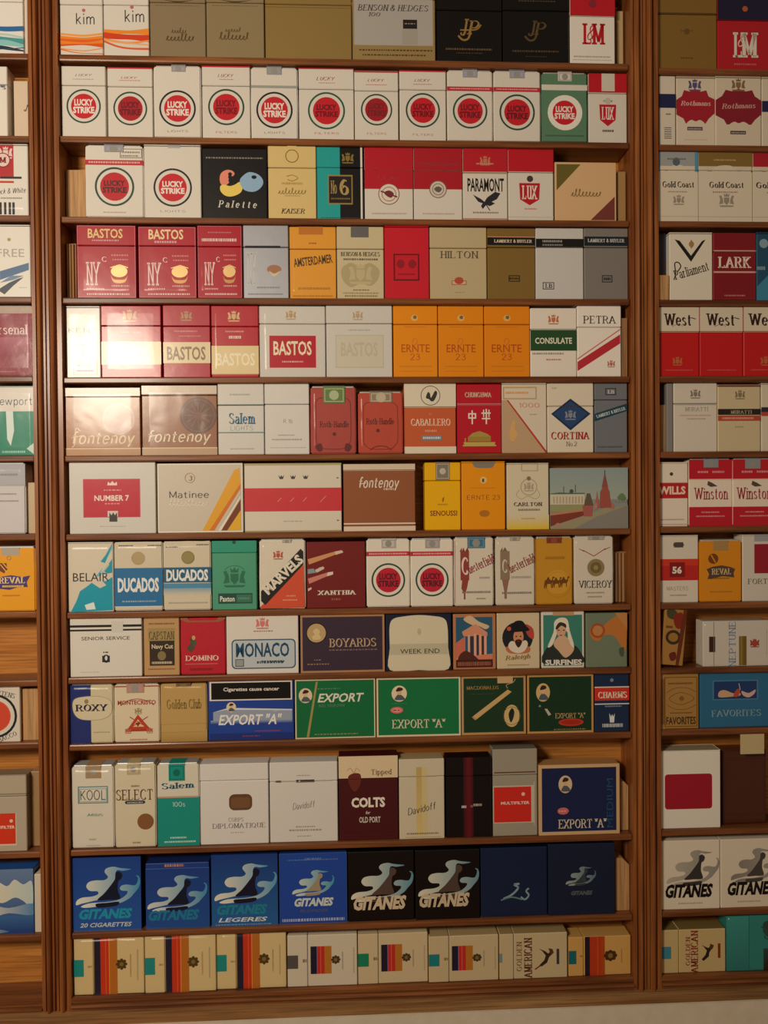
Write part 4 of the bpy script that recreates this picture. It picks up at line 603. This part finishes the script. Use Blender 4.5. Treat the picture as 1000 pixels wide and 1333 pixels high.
row('M', 10, [
 (93,149,998,'S','e2dac8','soft white pack with small boxed name','f 15 24 86 45 2.4 5c9090;f 18 27 83 43 1 5c9090;t KOOL 21 28.5 80 41 1f4454 U;ta Milds 55 59 38 7 0 6c9080 C;g 40 88 58 90 b8b0a0;g 34 96 66 97 b8b0a0','stamp=34,70,14,b08a5c foil wrap'),
 (149.5,203.5,995,'S','ded2b4','soft cream pack with brown disc','t SELECT 3 30 92 43 5c3c2c R;rr 24 43.5 74 47.5 5 2c3450;g 30 45 68 46.5 c0c0b8;c 74 69 20 8a5c34;g 40 25 60 27 a06050;g 42 93 62 95 a09070','stamp=30,62,12,cfb888 foil wrap'),
 (204.5,260,995,'S','dfd8c4','soft pack, white above and teal below','r 0 40 100 100 149486;ta Salem 50 26 78 15 2 1f5c70 X;r 2 39 98 41 c8a088;t 100s 36 46 66 52 d8e8e0 U;g 30 89 68 91 c0e0d8;g 16 94 90 96 c0e0d8','stamp=28,66,20,149486 sd=0c6c60 foil'),
 (260.5,350,994,'F21','e4dfd8','wide white pack with small brown lozenge','rr 42 38 76 58 8 6a4830;rr 45 42 73 55 4 7c5638;t CORPS 41 67 63 72 8a8480 R;t DIPLOMATIQUE 17 74 95 81 8a8480 R;g 44 85 64 86 b0a8a0','shift'),
 (351,440,992,'F24','e1dcd4','wide white pack with black dashes under the lid','r 6 23 92 24.6 c0b4a0;r 9 22.5 17 25 1c1816;r 39 22 66 25.4 1c1816;c 44 23.7 1.4 d8c070;ta Davidoff 50 54 34 10 6 8a8078 C;g 38 80 66 81.5 a89c90;g 28 84 76 86 a89c90;g 40 92 60 93 a89c90;g 40 16 60 17 a89c90'),
 (441,518.5,984,'F27','4c1216','maroon pack with cream top and white name','r 0 0 100 26 e6cfa8;b 6e2c24 16,24 26,20 37,22 36,34 27,42 18,34;q c87868 .8 14,17 20,14 26,20 30,14 36,18;t Tipped 55 16 90 24 6c4838 R;t COLTS 21 49 78 61 f2ead8 H;t for 45 65 53 69 d8c8b8 I;t OLD_PORT 34 72 70 79 dcd0c0 B;f 2 93 98 97 .8 5c1c1c'),
 (519.5,579,988,'F22','d8ccb0','cream pack with gold panel and black script','rg 38 10 50 96 c8ac6c e0c880;r 50 10 62 96 dcc890;ta Davidoff 50 62 66 16 12 2c2824 C;g 20 21 82 22.5 b8a888;g 16 92 86 94 8a7c60;r 14 97 92 98 c8b078','side=c4b084'),
 (580.5,640.5,986,'F23','0c0406','glossy black pack with dark red stripe','rg 38 0 50 100 3c0c14 6c1420 1;rg 50 0 60 100 6c1420 3c0c14 1;g 34 60 44 63 e0d0c8;g 60 58 78 61 c0b0a8;c 56 61 3 8a6060'),
 (641.5,700,975,'F30','a79f8e','tall grey-beige pack with vivid red label','r 3 26 96 27.4 6c3c34;r 0 42 92 85 cfc4ae;r 2 43.5 86 84 dc2c20;ta MULTIFILTER 50 62 64 6.5 0 f4e4d0 B;c 68 52 4 f0d0b8;r 92 38 94 88 c8bfae','side=8a8272'),
 (701,807,995,'W','15234f','wide navy box with white serif name','f 0 0 100 100 4 d9b384;'+BUST(33,28,1.2,bgc='e0c8a0')+';e 30 66 7 5 d87070;g 25 65 35 67 e8b0a8;t EXPORT_"A" 24 78 84 91 e6d8bc R;ta MEDIUM 88 56 60 8 90 245078 S','side=c0905c'),
])
GB = ('e8dcb8', '3a78b0', '0c1c38')
def GT(t, x0, y0, x1, y1, c, low='', extra=''): return 't %s %g %g %g %g %s I;' % (t, x0, y0, x1, y1, c)+extra
row('M', 11, [
 (93.5,184,1116,'W','1e4a9c','leftmost blue pack with smoke and dancer','rg 0 0 100 100 1c4492 2458a8;smoke f0ecd8 3c98c4 0c1830;t GITANES 9 70 87 84 1c98b8 Y;t 20_CIGARETTES 10 89 86 95 c8d4d8 I','side=101c44'),
 (189.5,273,1123,'W','1c3f8c','second blue pack, lower, dark lid line','rg 0 10 100 100 1c3f8c 20509a;r 0 8 100 9 4a68a8;g 30 2 60 6 c08878;smoke dce0d4 3890bc 0c1630 -2 6 1;t GITANES 4 72 84 88 1c7ca4 Y','side=16306c'),
 (275,362,1112,'W','1a4896','third blue pack, palest smoke, spaced capitals','rg 0 0 100 100 183c84 2464a4;smoke f0e8d0 58a0c8 10142c;t GITANES 8 70 84 84 1c84a0 Y;t LEGERES 10 88 84 94 dce4e4 I;g 6 97 90 98.5 7c9cc0','side=102858'),
 (363.5,452,1110,'W','1f4aa8','royal blue pack with small smoke emblem','smoke d8e4d8 3c9cb8 a89878 16 16 .66;t GITANES 22 64 80 76 d0dcd8 Y;t BLONDES 30 80 72 84 5c5c80 I;g 4 93 96 97 a8b8e0;g 12 9 88 10.5 6080c0;g 38 7 62 10 6080c0;f 0 0 100 100 .8 3c60b0','side=183878'),
 (453,539.5,1108,'W','0a0507','leftmost black pack with smoke and cream name','smoke ece6cc 5c98b0 5a4640 0 4 1;t GITANES 8 64 88 84 dcc8a8 Y','side=0c0a0c'),
 (540.5,625,1106,'W','090406','second black pack with smoke and cream name','smoke e4e0c8 6c98a8 54443a 0 2 1;t GITANES 6 62 84 82 d4c0a0 Y','side=0c0a0c'),
 (625.5,713,1103,'W','0e2244','near-black blue pack with tiny smoke wisp','q 8aa8b0 3 34,74 44,70 52,64 56,58 50,54 58,53;q 8aa8b0 2.6 60,72 66,76 72,70 68,64 72,60;q 6a8890 2 30,76 46,72 62,76','side=0a1830'),
 (713.5,801,1098,'W','101f3c','dark navy pack with small grey emblem','smoke a0aaa8 5a7888 38444c 24 26 .48;t GITANES 34 66 66 72 5a6468 Y','side=0a1428'),
])
MED = lambda x, y, r, c='54401c': 'c %g %g %g %s;' % (x, y, r, c)+';'.join('c %g %g %g %s' % (x+r*1.0*math.cos(i*math.pi/4), y+r*1.25*math.sin(i*math.pi/4), r*.36, c) for i in range(8))+';c %g %g %g 8a6c34' % (x, y, r*.5)
ST = 'r 29 0 38 100 1c1c34;r 38 0 50 100 d0381c;r 45 0 46 100 e86830;r 50 0 62 100 c07024;r 50 0 51 100 f0a040;'+MED(68,47,6)+';r 0 37 14 67 12908c;g 20 48 26 51 b09860;g 80 30 81.5 70 a89470;g 90 22 91.5 76 b8a480'
SF = lambda t: 'r 33 22 42 76 1c1c34;r 42 22 53 76 c83028;r 47 22 48 76 e07048;r 53 22 63 76 c07828;r 42 22 43 76 a070a0;'+MED(69,49,5,'4c3c28')+';r 0 38 15 64 %s;g 22 46 27 52 8a7848;g 78 34 79.5 68 b09c80;g 94 26 95.5 76 c0ac88' % t
row('M', 12, [
 (95,188,1221,'L28','e2c890','leftmost striped cream pack lying on its side',ST,'wrap'),
 (188.5,281.5,1218,'L28','e2c890','second striped cream pack lying on its side',ST,'wrap'),
 (282,373,1215,'L28','e2c890','third striped cream pack lying on its side',ST,'wrap'),
 (374,465.5,1217,'L29','dcd0b8','paler pack on its side with grey patch',SF('5a5450')),
 (466,557.5,1215,'L29','d8c49c','pack on its side with emerald patch, small stripes',SF('0f8860')),
 (558,649.5,1218,'L29','d2be94','pack on its side with teal patch, small stripes',SF('12868a'),'side=c0a878'),
 (650,739,1215,'L21','cfbc92','pack on its side with leaping lion, red lettering',
   'ta GOLDEN 29 50 44 8 90 8a6c4c X;ta AMERICAN 42 54 60 12 90 5c3020 X;p 3a2418 58,34 63,40 68,50 66,60 58,72 62,74 70,66 73,54 78,46 76,38 72,46 67,40;p 5c3a20 72,34 78,36 80,44 76,50;s 8c3020 2 60,72 52,80;r 84 36 88 70 3a3c4c;r 0 42 4 62 6c98a8','side=b09868'),
 (740,822,1219,'L24','d8a860','shortest striped pack on its side, far right','r 26 0 34 100 201828;r 34 0 58 100 c03c1c;r 46 0 47 100 e06028;r 52 0 58 100 b84c1c;'+MED(67,50,8,'4c3018')+';r 0 34 12 68 0c6c74;g 18 46 22 50 a08040;g 84 34 85.5 70 b08848'),
])
spacer('M', 2, 85, 112, 221, 'pale wood block at the left end of third shelf of middle cabinet', colr=W_TAN)
spacer('M', 3, 81, 99.5, 317, 'ribbed brown card at the left end of fourth shelf of middle cabinet', 'corrugated_card', W_CARD, ribs=3, cat='card')
spacer('M', 7, 799.5, 819, 718, 'ribbed brown card at the right end of eighth shelf of middle cabinet', 'corrugated_card', W_CARD, ribs=3, cat='card')
spacer('M', 10, 807.5, 822, 1017, 'chamfered pale block right of the navy box in middle cabinet', colr=W_TAN, cham=.006, y0=.008)
spacer('M', 11, 801.5, 825, 1117, 'chamfered pale block right of the navy packs in middle cabinet', colr=W_TAN, cham=.009, y0=.006)
spacer('M', 4, 809.5, 817, 414, 'thin dark card strip at right end of fifth shelf', 'card_strip', W_CARD, y0=.002, cat='card')
BT = 't BASTOS'
row('L', 0, [(-24,30.5,-22,'F26','e9e4dc','white pack with blue and teal waves','wv 2c6ca8 60 61 60 63 68 67;wv b8d0c8 68 71 75 70 74 78;wv 4a9c9c 68 76 78 76 84 87;wv 8cc8c8 80 80 86 84 88 90;wv 24384c 80 89 94 84 94 96;wv 3c5468 96 92 90 97 93 91.5;'),
 (31,36.5,-22,'W','ddd0c0','slim white pack edge beside the wave pack','','y=.002')])
row('L', 1, [(-48,10,86,'F26','e9e2d6','white pack cut by the left edge of the photo','g 70 26 96 30 4c5470;t s 88 28 97 33 2c2c4c R'),
 (17.5,37,105,'W','ddc8ae','narrow beige pack with brown crescent','q 6c4c3c 6 70,49 84,50 96,40;q 6c4c3c 4 74,48 86,48 98,40','y=.010')])
row('L', 2, [(-24,37,187,'F1','e6e1d8','white pack, red square, barcode stripes','r 0 0 69 48 b82c34;r 0 51 69 54 c83c34;k 52 12 30 e8d0c8;c 46 22 14 e8d0c8;o 46 22 16 2 8c1c24;t M 38 18 54 26 8c1c24 X;r 40 45 86 48 2c2420;ta Black_&_White 60 65 70 12 4 4c4440 C;g 40 74 86 76 9a9288;'+';'.join('r %g 81 %g 98 2a2624' % (x, x+5) for x in (27, 37, 47, 57, 65)),'wrap')])
row('L', 3, [(-18,40,293,'F1','e5e0d6','white pack with spaced capitals and blue wedge','c 52 20 4 a89460;t FREE 24 33 86 44 a8a498 S;p 4a6c94 30,64 96,52 96,62 30,76;p 3a4450 24,90 50,80 72,74 84,72 60,84 40,96;p 6a88a8 30,80 56,70 84,70 60,76;g 74 86 90 87 b0b4b8')])
row('L', 4, [(-14,43.5,399,'S','8c2038','soft maroon wrapped pack with white serif name','t Arsenal 0 26 88 40 e8ccc8 R;rg 10 44 90 70 a85068 8c2038;g 20 92 60 94 b87078;r 0 -1 100 10 b4a090','foil wrap')])
row('L', 5, [(-12,46.5,503,'F1','008468','emerald pack, white top, dark name','r 0 0 100 36 ddd6cc;t Newport 6 15 94 30 24444c U;p d8e4e0 34,36 50,36 52,64 44,86 36,76;g 24 93 78 96 a0d0c0;p c8e0d8 80,90 96,82 96,98','wrap')])
row('L', 6, [(-25,33.5,602,'S','cfcccb','silver foil soft pack','r 0 0 100 30 b0b0b8;g 30 42 80 44 9a8c8c;g 34 52 84 54 9a8c8c;g 40 14 84 17 8a8a98;rg 0 30 100 32 98989c c8c4c0','foil wrap'),
 (36,48,628,'W','c9b08c','plain tan pack edge beside the foil pack','','y=.004')])
row('L', 7, [(-11,46.5,713,'S','eda41c','soft yellow pack with dark ribbon name','r 22 0 64 12 b4a898;p 7a3c28 18,24 34,24 36,34 28,40 18,36;s f0c050 2 20,26 34,38;s f0c050 2 26,24 36,32;p 4c3878 0,50 16,46 44,43 70,46 88,44 80,54 82,62 60,62 40,66 16,64 0,66;t REVAL 16 46 76 56 f0d8a0 X;g 24 59 74 62 f0c860;g 24 74 64 76 c07c18;o 40 16 5 1 8a8070','foil'),
 (47,50,736,'W','e8dccb','thin white card beside the yellow pack','','y=.004 d=.015')])
row('L', 9, [(-38,26.5,894,'F1','ded4c6','white pack with large red disc and black ring','c 48 53 46 1c2228;c 48 53 41 ded4c6;c 48 53 33 e0583c;c 48 53 31 d84c34;ta MARTENS 64 12 54 10 -14 4c4848 R;ta TOBACCO 66 93 56 9 22 4c4848 R','side=b89868')])
row('L', 10, [(-22,35,1009,'F28','b8aa94','beige pack with bright red label','r 0 0 100 1 988;r 8 50 76 92 d8c8b0;r 10 50 74 90 d8381c;ta MULTIFILTER 42 68 60 7 0 f0dcc8 B;c 64 60 4 e8c8a8;r 0 24 100 25.5 8a7c68','side=8a7a60'.replace('1009','')),
 (40,54,1004,'W','a8865c','tan card edge beside the beige pack','','y=.012')])
row('L', 11, [(-38,44,1132,'W','2458a0','blue pack picturing clouds over the sea','rg 0 0 100 100 6c84a8 1c4c90;bh e8dcb8 c0d0d0 20,30 40,18 58,26 70,16 84,24 98,20 98,60 84,50 70,44 50,52 30,44;bh e0d8c0 4c88b8 10,60 30,54 60,60 98,54 98,72 60,68 30,74;b 3c9ca0 20,40 34,36 40,44 28,48;rg 0 72 100 100 3c6ca0 1c3c80;bh e8dcc0 3c6ca0 0,92 20,90 60,96 40,99 0,99'),
 (44.5,55,1138,'W','ddd0bc','narrow white card right of the sea pack','','y=.002')])
spacer('L', 9, 29.5, 52, 897, 'pale wood block beside the red disc pack in left cabinet', colr=W_TAN, y0=.006)
# ------------------------------------------------------------------ right cabinet
row('R', 0, [(855,933.5,-2,'F22','9a7636m','wide gold pack, upper left corner of cabinet','c 50 46 5 6a5024;g 40 44 60 46 6a5024;g 40 82 60 84 5c4420;r 0 20 100 22 5c4420'),
 (934,1006,-6,'F33','b81a26','red pack with dark blue lid, white capitals','r 0 0 100 33 1c1838;c 50 18 5 b85c30;t L 28 49 44 82 e4dccc X;t & 37 50 50 68 e4dccc C;t M 42 49 74 82 e4dccc X;g 30 90 70 92 c87070')])
ROTH = lambda c: 'b %s 2,42 14,26 36,18 66,18 86,28 100,42 86,56 76,66 28,66 12,54;g 26 66 78 68 8a3434;' % c+'b e8dcc0 24,64 38,62 50,67 62,62 78,64 72,70 30,70;'+'k 48 12 30 6c5a7c;'
row('R', 1, [(858,880,98,'W','dfd4c2','narrow white pack side with navy band','r 0 26 100 46 1f2450;'+';'.join('r 30 %g 74 %g 4c4844' % (v, v+1) for v in range(74, 92, 3))+';g 40 54 70 56 8a8280','d=.03'),
 (880.5,931,98,'F1','e0d2bc','leftmost white pack with crimson crest','p a82030 20,19 34,21 48,17 64,21 78,19 84,28 100,32 100,52 84,60 76,67 24,67 18,60 -2,54 -2,34 14,28;k 48 12 34 5c5480;ta Rothmans 50 38 78 12 0 e4c4b8 J;b e0d2bc 26,68 38,62 50,64 62,62 74,68 66,78 34,78;r 28 72 68 77 54404c;g 30 74 66 75.5 c8b8a8;g 20 90 80 91 c8b8a4'),
 (931.5,991.5,98,'F1','ddcfb8','second white pack with crimson crest','p 8c1c2c 22,19 36,21 50,17 66,21 80,19 86,28 100,34 100,54 86,62 78,69 24,69 18,62 0,56 0,34 14,28;k 50 12 30 8a6c48;ta Rothmans 50 42 74 11 2 d8a8a0 J;b ddcfb8 28,71 40,65 50,67 62,65 74,71 66,80 34,80;r 32 78 66 83 54404c;g 34 80 64 81.5 c8b8a8'),
 (992,1050,98,'F1','ddd0bc','white pack cut by right edge of the photo','r 0 34 100 50 1f2450')])
GC = lambda c, x: 'r 0 0 100 20 %s;b e2d6c0 0,100 0,28 22,28 34,20 60,19 74,27 100,30 100,100;p e2d6c0 0,30 100,31 100,100 0,100;t Gold_Coast %g 42 %g 51 2c2420 X;g 26 56 74 58 a89888;k 52 69 28 a09488;r 0 92 100 93 c8bcaa' % (c, x, x+78)
row('R', 2, [(855,909,198,'F26','e2d6c0','white pack with grey and light blue top',GC('a4a8a8',12)+';r 0 0 5 28 5c98b8;r 92 0 100 28 5c98b8;e 46 14 9 6 5c6870;g 24 9 70 11 6c7478'),
 (909.5,979.5,198,'F26','ddd0b4','white pack with gold arched top',GC('8a6c34',20).replace('98','84')+';g 28 10 70 12 c8ac70'),
 (980,1050,198,'F26','ddd0b4','white pack with red arched top, cut off',GC('b42030',6))])
row('R', 3, [(857,868,303,'W','30242c','narrow dark pack side at left end','r 80 4 92 40 1c3c6c','y=.009'),
 (871.5,928,303,'F1','e6ddca','white pack with black chevron and slanted name','p 1c1a1a 15,10 50,34 82,10 50,42;p 1c1a1a 12,10 24,12 50,34 76,12 84,10 50,43;e 51 17 6 4.5 a88444;p a88444 45,17 51,10 57,17 51,24;ta Parliament 50 56 82 22 16 3c3028 R;q 3c3028 2.6 10,70 14,60 12,46 20,44 26,50 18,58'),
 (928.5,984.5,303,'F28','84181f','dark red pack with two white lines','r 0 26 100 28.5 d8a8a0;r 0 57 100 59.5 d8a8a0;t LARK 11 35 89 52 f0dccc X;g 26 92 74 94 c08078;f 1 1 98 98 .8 9c3038'),
 (985,1043,303,'F1','20506c','dark blue pack cut by right edge of the photo','p 3c88a8 0,80 30,60 30,100 0,100;c 16 16 10 8aa8b8;g 0 50 20 55 8aa8b8')])
spacer('R', 3, 857.5, 871, 358, 'small pale wood block at left end of fourth shelf, right cabinet', colr=W_TAN, y0=-.002, deep=.008)
WS = 'r 0 0 100 35 dfd3bc;r 0 34 100 36 e8c8b0;'
row('R', 4, [(855,910.5,400,'F35','c81a1c','leftmost red and white pack with dark name',WS+'t West 14 9 80 27 3c2420 X;s 3c2420 2 80,15 92,17;q a04040 1 34,28 50,24 60,28;k 47 78 24 c06c40;g 16 90 84 91.5 c86060'),
 (911,967.5,400,'F35','c81a1c','second red and white pack with dark name',WS+'t West 14 9 80 27 3c2420 X;s 3c2420 2 80,15 92,17;q a04040 1 34,28 50,24 60,28;g 16 90 84 91.5 c86060'),
 (968,1026,400,'F35','c81a1c','third red and white pack, name cut off',WS+'t West 10 9 80 27 3c2420 X;k 50 78 24 c06c40;g 16 90 84 91.5 c86060')])
row('R', 5, [(868,876.5,499,'W','8c8884','slim grey pack side beside white pack','','y=.001'),
 (877,934,498,'F30','dfd6c6','white pack with grey name and pale red line','k 50 16 24 8a8078;t MURATTI 26 35 80 41 a89c94 R;g 14 46 86 48 d8a098;g 30 51 74 53 b8a8a0;r 2 31 98 32 a8a8a0'),
 (934.5,990.5,501,'F1','d6c49e','cream pack with black stripe above red stripe','r 0 0 100 3 7c3c28;k 52 15 24 8a7a60;r 0 36 100 45 2c2020;t MURATTI 30 38 80 43.5 b0a488 X;r 0 46 100 54 c04c38;g 10 48.5 84 51.5 e0a890;g 40 62 60 64 b0a080'),
 (991,1048,499,'F1','e0d4bc','white pack with black and red stripes, cut off','r 0 35 100 42 2c2c40;r 0 42 100 48 b84c38')])
spacer('R', 5, 857.5, 866, 527, 'pale wood block at left end of sixth shelf, right cabinet', colr=W_TAN, y0=.006)
WN = lambda x: 'r 0 0 100 30 c41c2c;r 0 71 100 100 c41c2c;r 0 29 100 30.5 e8c8a8;t Winston %g 42 %g 60 a8202c R;p 5a4c3c 42,38 44,32 54,35 66,40 50,41;g 20 17 44 20 e0a0a0;g 54 17 82 20 e0a0a0;g 28 78 70 80 e0a0a0;g 16 84 82 86 e0a0a0' % (x, x+80)
row('R', 6, [(857,896,602,'F1','f2e4d2','narrow white pack with red name band','r 0 32 100 56 c0242c;t WILLS 0 37 92 50 f0dcc0 H;c 44 18 6 4c4438;r 0 31 100 32 d8b0a0;g 6 88 88 90 b0a498;r 0 96 100 97 b8a898'),
 (897,953.5,597,'S','f2e4d2','leftmost soft red and white pack with grey stamp',WN(11),'stamp=34,68,12,8c98a0 foil'),
 (954,1012,598,'S','f0e2ce','second soft red and white pack with grey stamp',WN(8),'stamp=28,62,14,8c98a0 foil')])
row('R', 7, [(857,909.5,697,'F1','e4dac8','white pack with red band and numbers','r 0 35 100 67 c42c24;r 0 35 100 45 d83c28;r 27 40 66 62 8c1c1c;t 56 34 46 58 57 f4e8d8 H;e 50 14 14 4 6a6058;g 38 10 62 18 4a4440;t MASTERS 20 76 74 82 9a9084 U;g 28 88 70 90 a89c90'),
 (911,966,704,'S','e0901a','soft orange pack with ribbon name banner','r 32 0 68 16 b08c54;c 32 29 11 7a4418;s e0901a 3 26,22 38,36;o 32 29 12 1.4 7a4418;p 5c4434 16,46 30,42 52,40 74,43 84,46 80,53 82,60 60,58 50,58 30,62 18,62 22,54;t REVAL 28 45 74 55 d8c090 X;g 30 60 70 62 8c6030;g 24 82 76 84 b87418','foil'),
 (966.5,1022,696,'F1','ddd4c6','white pack with red square at right edge','r 28 14 100 58 a02030;r 28 0 100 10 a8a8b0;t FORTE 12 66 70 74 5c6c48 R')])
row('R', 8, [(857,888,796,'W','b08040','worn patterned yellow and red pack, leaning','b 4c4828 10,2 40,0 60,10 40,18 14,14;b 8c2c1c 44,10 80,6 84,30 60,34 44,24;e 46 50 34 13 3c3020;e 46 50 22 8 a87838;b 6c241c 34,80 60,76 66,88 44,92;b 6c3018 84,0 100,0 80,100 66,100;g 10 30 40 34 6c4424','lean'),
 (915,1004,808,'W','d9d0c2','wrapped white pack lying on its side','r 9 34 18 68 3c2018;s 8a8078 .8 16,2 16,98;ta NEPTUNE 43 52 66 10 90 7c9cbc R;r 53 34 64 98 7c6020;rg 55 34 61 98 a08838 6c5018 1;k 76 50 14 a84038;c 76 50 4.6 b04838;g 93 20 94 76 c0b8a8','wrap d=.02')])
row('R', 9, [(858,910,874,'W','b08444','tan pack with faded brown engraving','f 0 0 12 100 12 b88c50;r 12 6 14 96 5c3c20;r 14 6 94 7 6c4828;f 12 6 96 96 1.6 6c4828;q 6c4828 1 18,34 40,26 70,26 94,34;q 6c4828 1 18,56 40,64 70,64 94,56;q 6c4828 1 24,45 54,34 88,45 54,56 24,45;c 56 45 6 8a6028;g 22 16 84 19 7c5830;g 26 70 84 72 7c5830;t FAVORITES 16 78 92 92 4c341c B'),
 (911,1002,871,'W','2f6f98','wide blue pack with a small dog picture','r 18 14 84 50 4c88a8;r 20 16 82 48 1f3c74;b dcb088 26,42 28,34 36,32 48,38 56,36 58,42 46,44 30,45;b e0b8a8 60,34 70,38 80,32 78,40 70,46 62,42;b c85030 48,42 54,30 58,34 54,44;s d8c8a8 1 56,20 58,32;t FAVORITES 16 68 88 80 8cb0b4 R')])
row('R', 10, [(858,938.5,977,'F1','f2ebdc','white pack with blank rounded red label','rr 8 30 86 75 5 a8182c','side=b4a888'),
 (941,998,976,'W','4a2214','plain dark brown box, right cabinet','r 4 2 96 98 522818;f 6 12 94 88 1 43200f','y=.01 side=6a3a1c')])
row('R', 11, [(858,937.5,1094,'W','ece0ca','leftmost white pack with grey smoke','smoke c0b8a8 9a958c 3c3838 6 2 .94;t GITANES 8 63 88 83 0c0808 Y;g 30 90 70 92 c0a898'),
 (938,1012,1092,'W','e8dcc4','second white pack with grey smoke','smoke 8c857c a8a298 4c4644 14 2 .9;t GITANES 12 62 96 82 0c0808 Y;g 30 90 70 92 c0a898')])
row('R', 12, [(859,945,1210,'L28','d0b880','cream pack on its side, lion, red lettering','ta GOLDEN 42 50 44 7 90 a04c3c X;ta AMERICAN 52 52 66 11 90 8c3020 X;p 2c2018 63,36 67,42 71,50 69,60 63,70 66,74 74,64 75,54 79,46 77,36 74,44 70,42;p 5c3a20 76,34 82,38 80,46 76,50;r 88 34 92 68 8c2c20;r 0 38 16 66 3c8ca4','side=8a7440 y=.001'),
 (946,1026,1192,'W','2f8c84','teal wrapped pack with worn dark corner','rg 0 0 36 96 3c9c94 2c807c;r 36 0 37 100 1c6c68;b 2c4c40 60,14 70,10 80,20 84,36 70,40 60,30;q 2c5c50 2 56,20 66,30 62,40 74,44 80,36;rg 60 60 100 100 2c5048 2a2018;b 3c2818 68,80 100,70 100,100 66,100','wrap')])
# a slip of cream paper hung under a shelf
x0, z1 = up(964, 956, -.0045); x1, z0 = up(995, 981, -.0045)
me = box_mesh('paper_label', x0, x1, -.0046, -.0041, z0, z1); ink(me, col('cdb98c')); o = link('paper_label', me, None, MATTE); tag(o, 'cream paper slip stuck to the shelf edge above the dark brown box', 'label')
for v in me.vertices: v.co -= Vector(((x0+x1)/2, -.0043, z0))
o.location = ((x0+x1)/2, -.0043, z0)
# leaning patterned pack
for o in bpy.data.objects:
    if o.get('label', '').startswith('worn patterned yellow'): o.rotation_euler[1] = math.radians(5); o.location.z += .0012; o.location.x += .0012; o.location.z += .0016
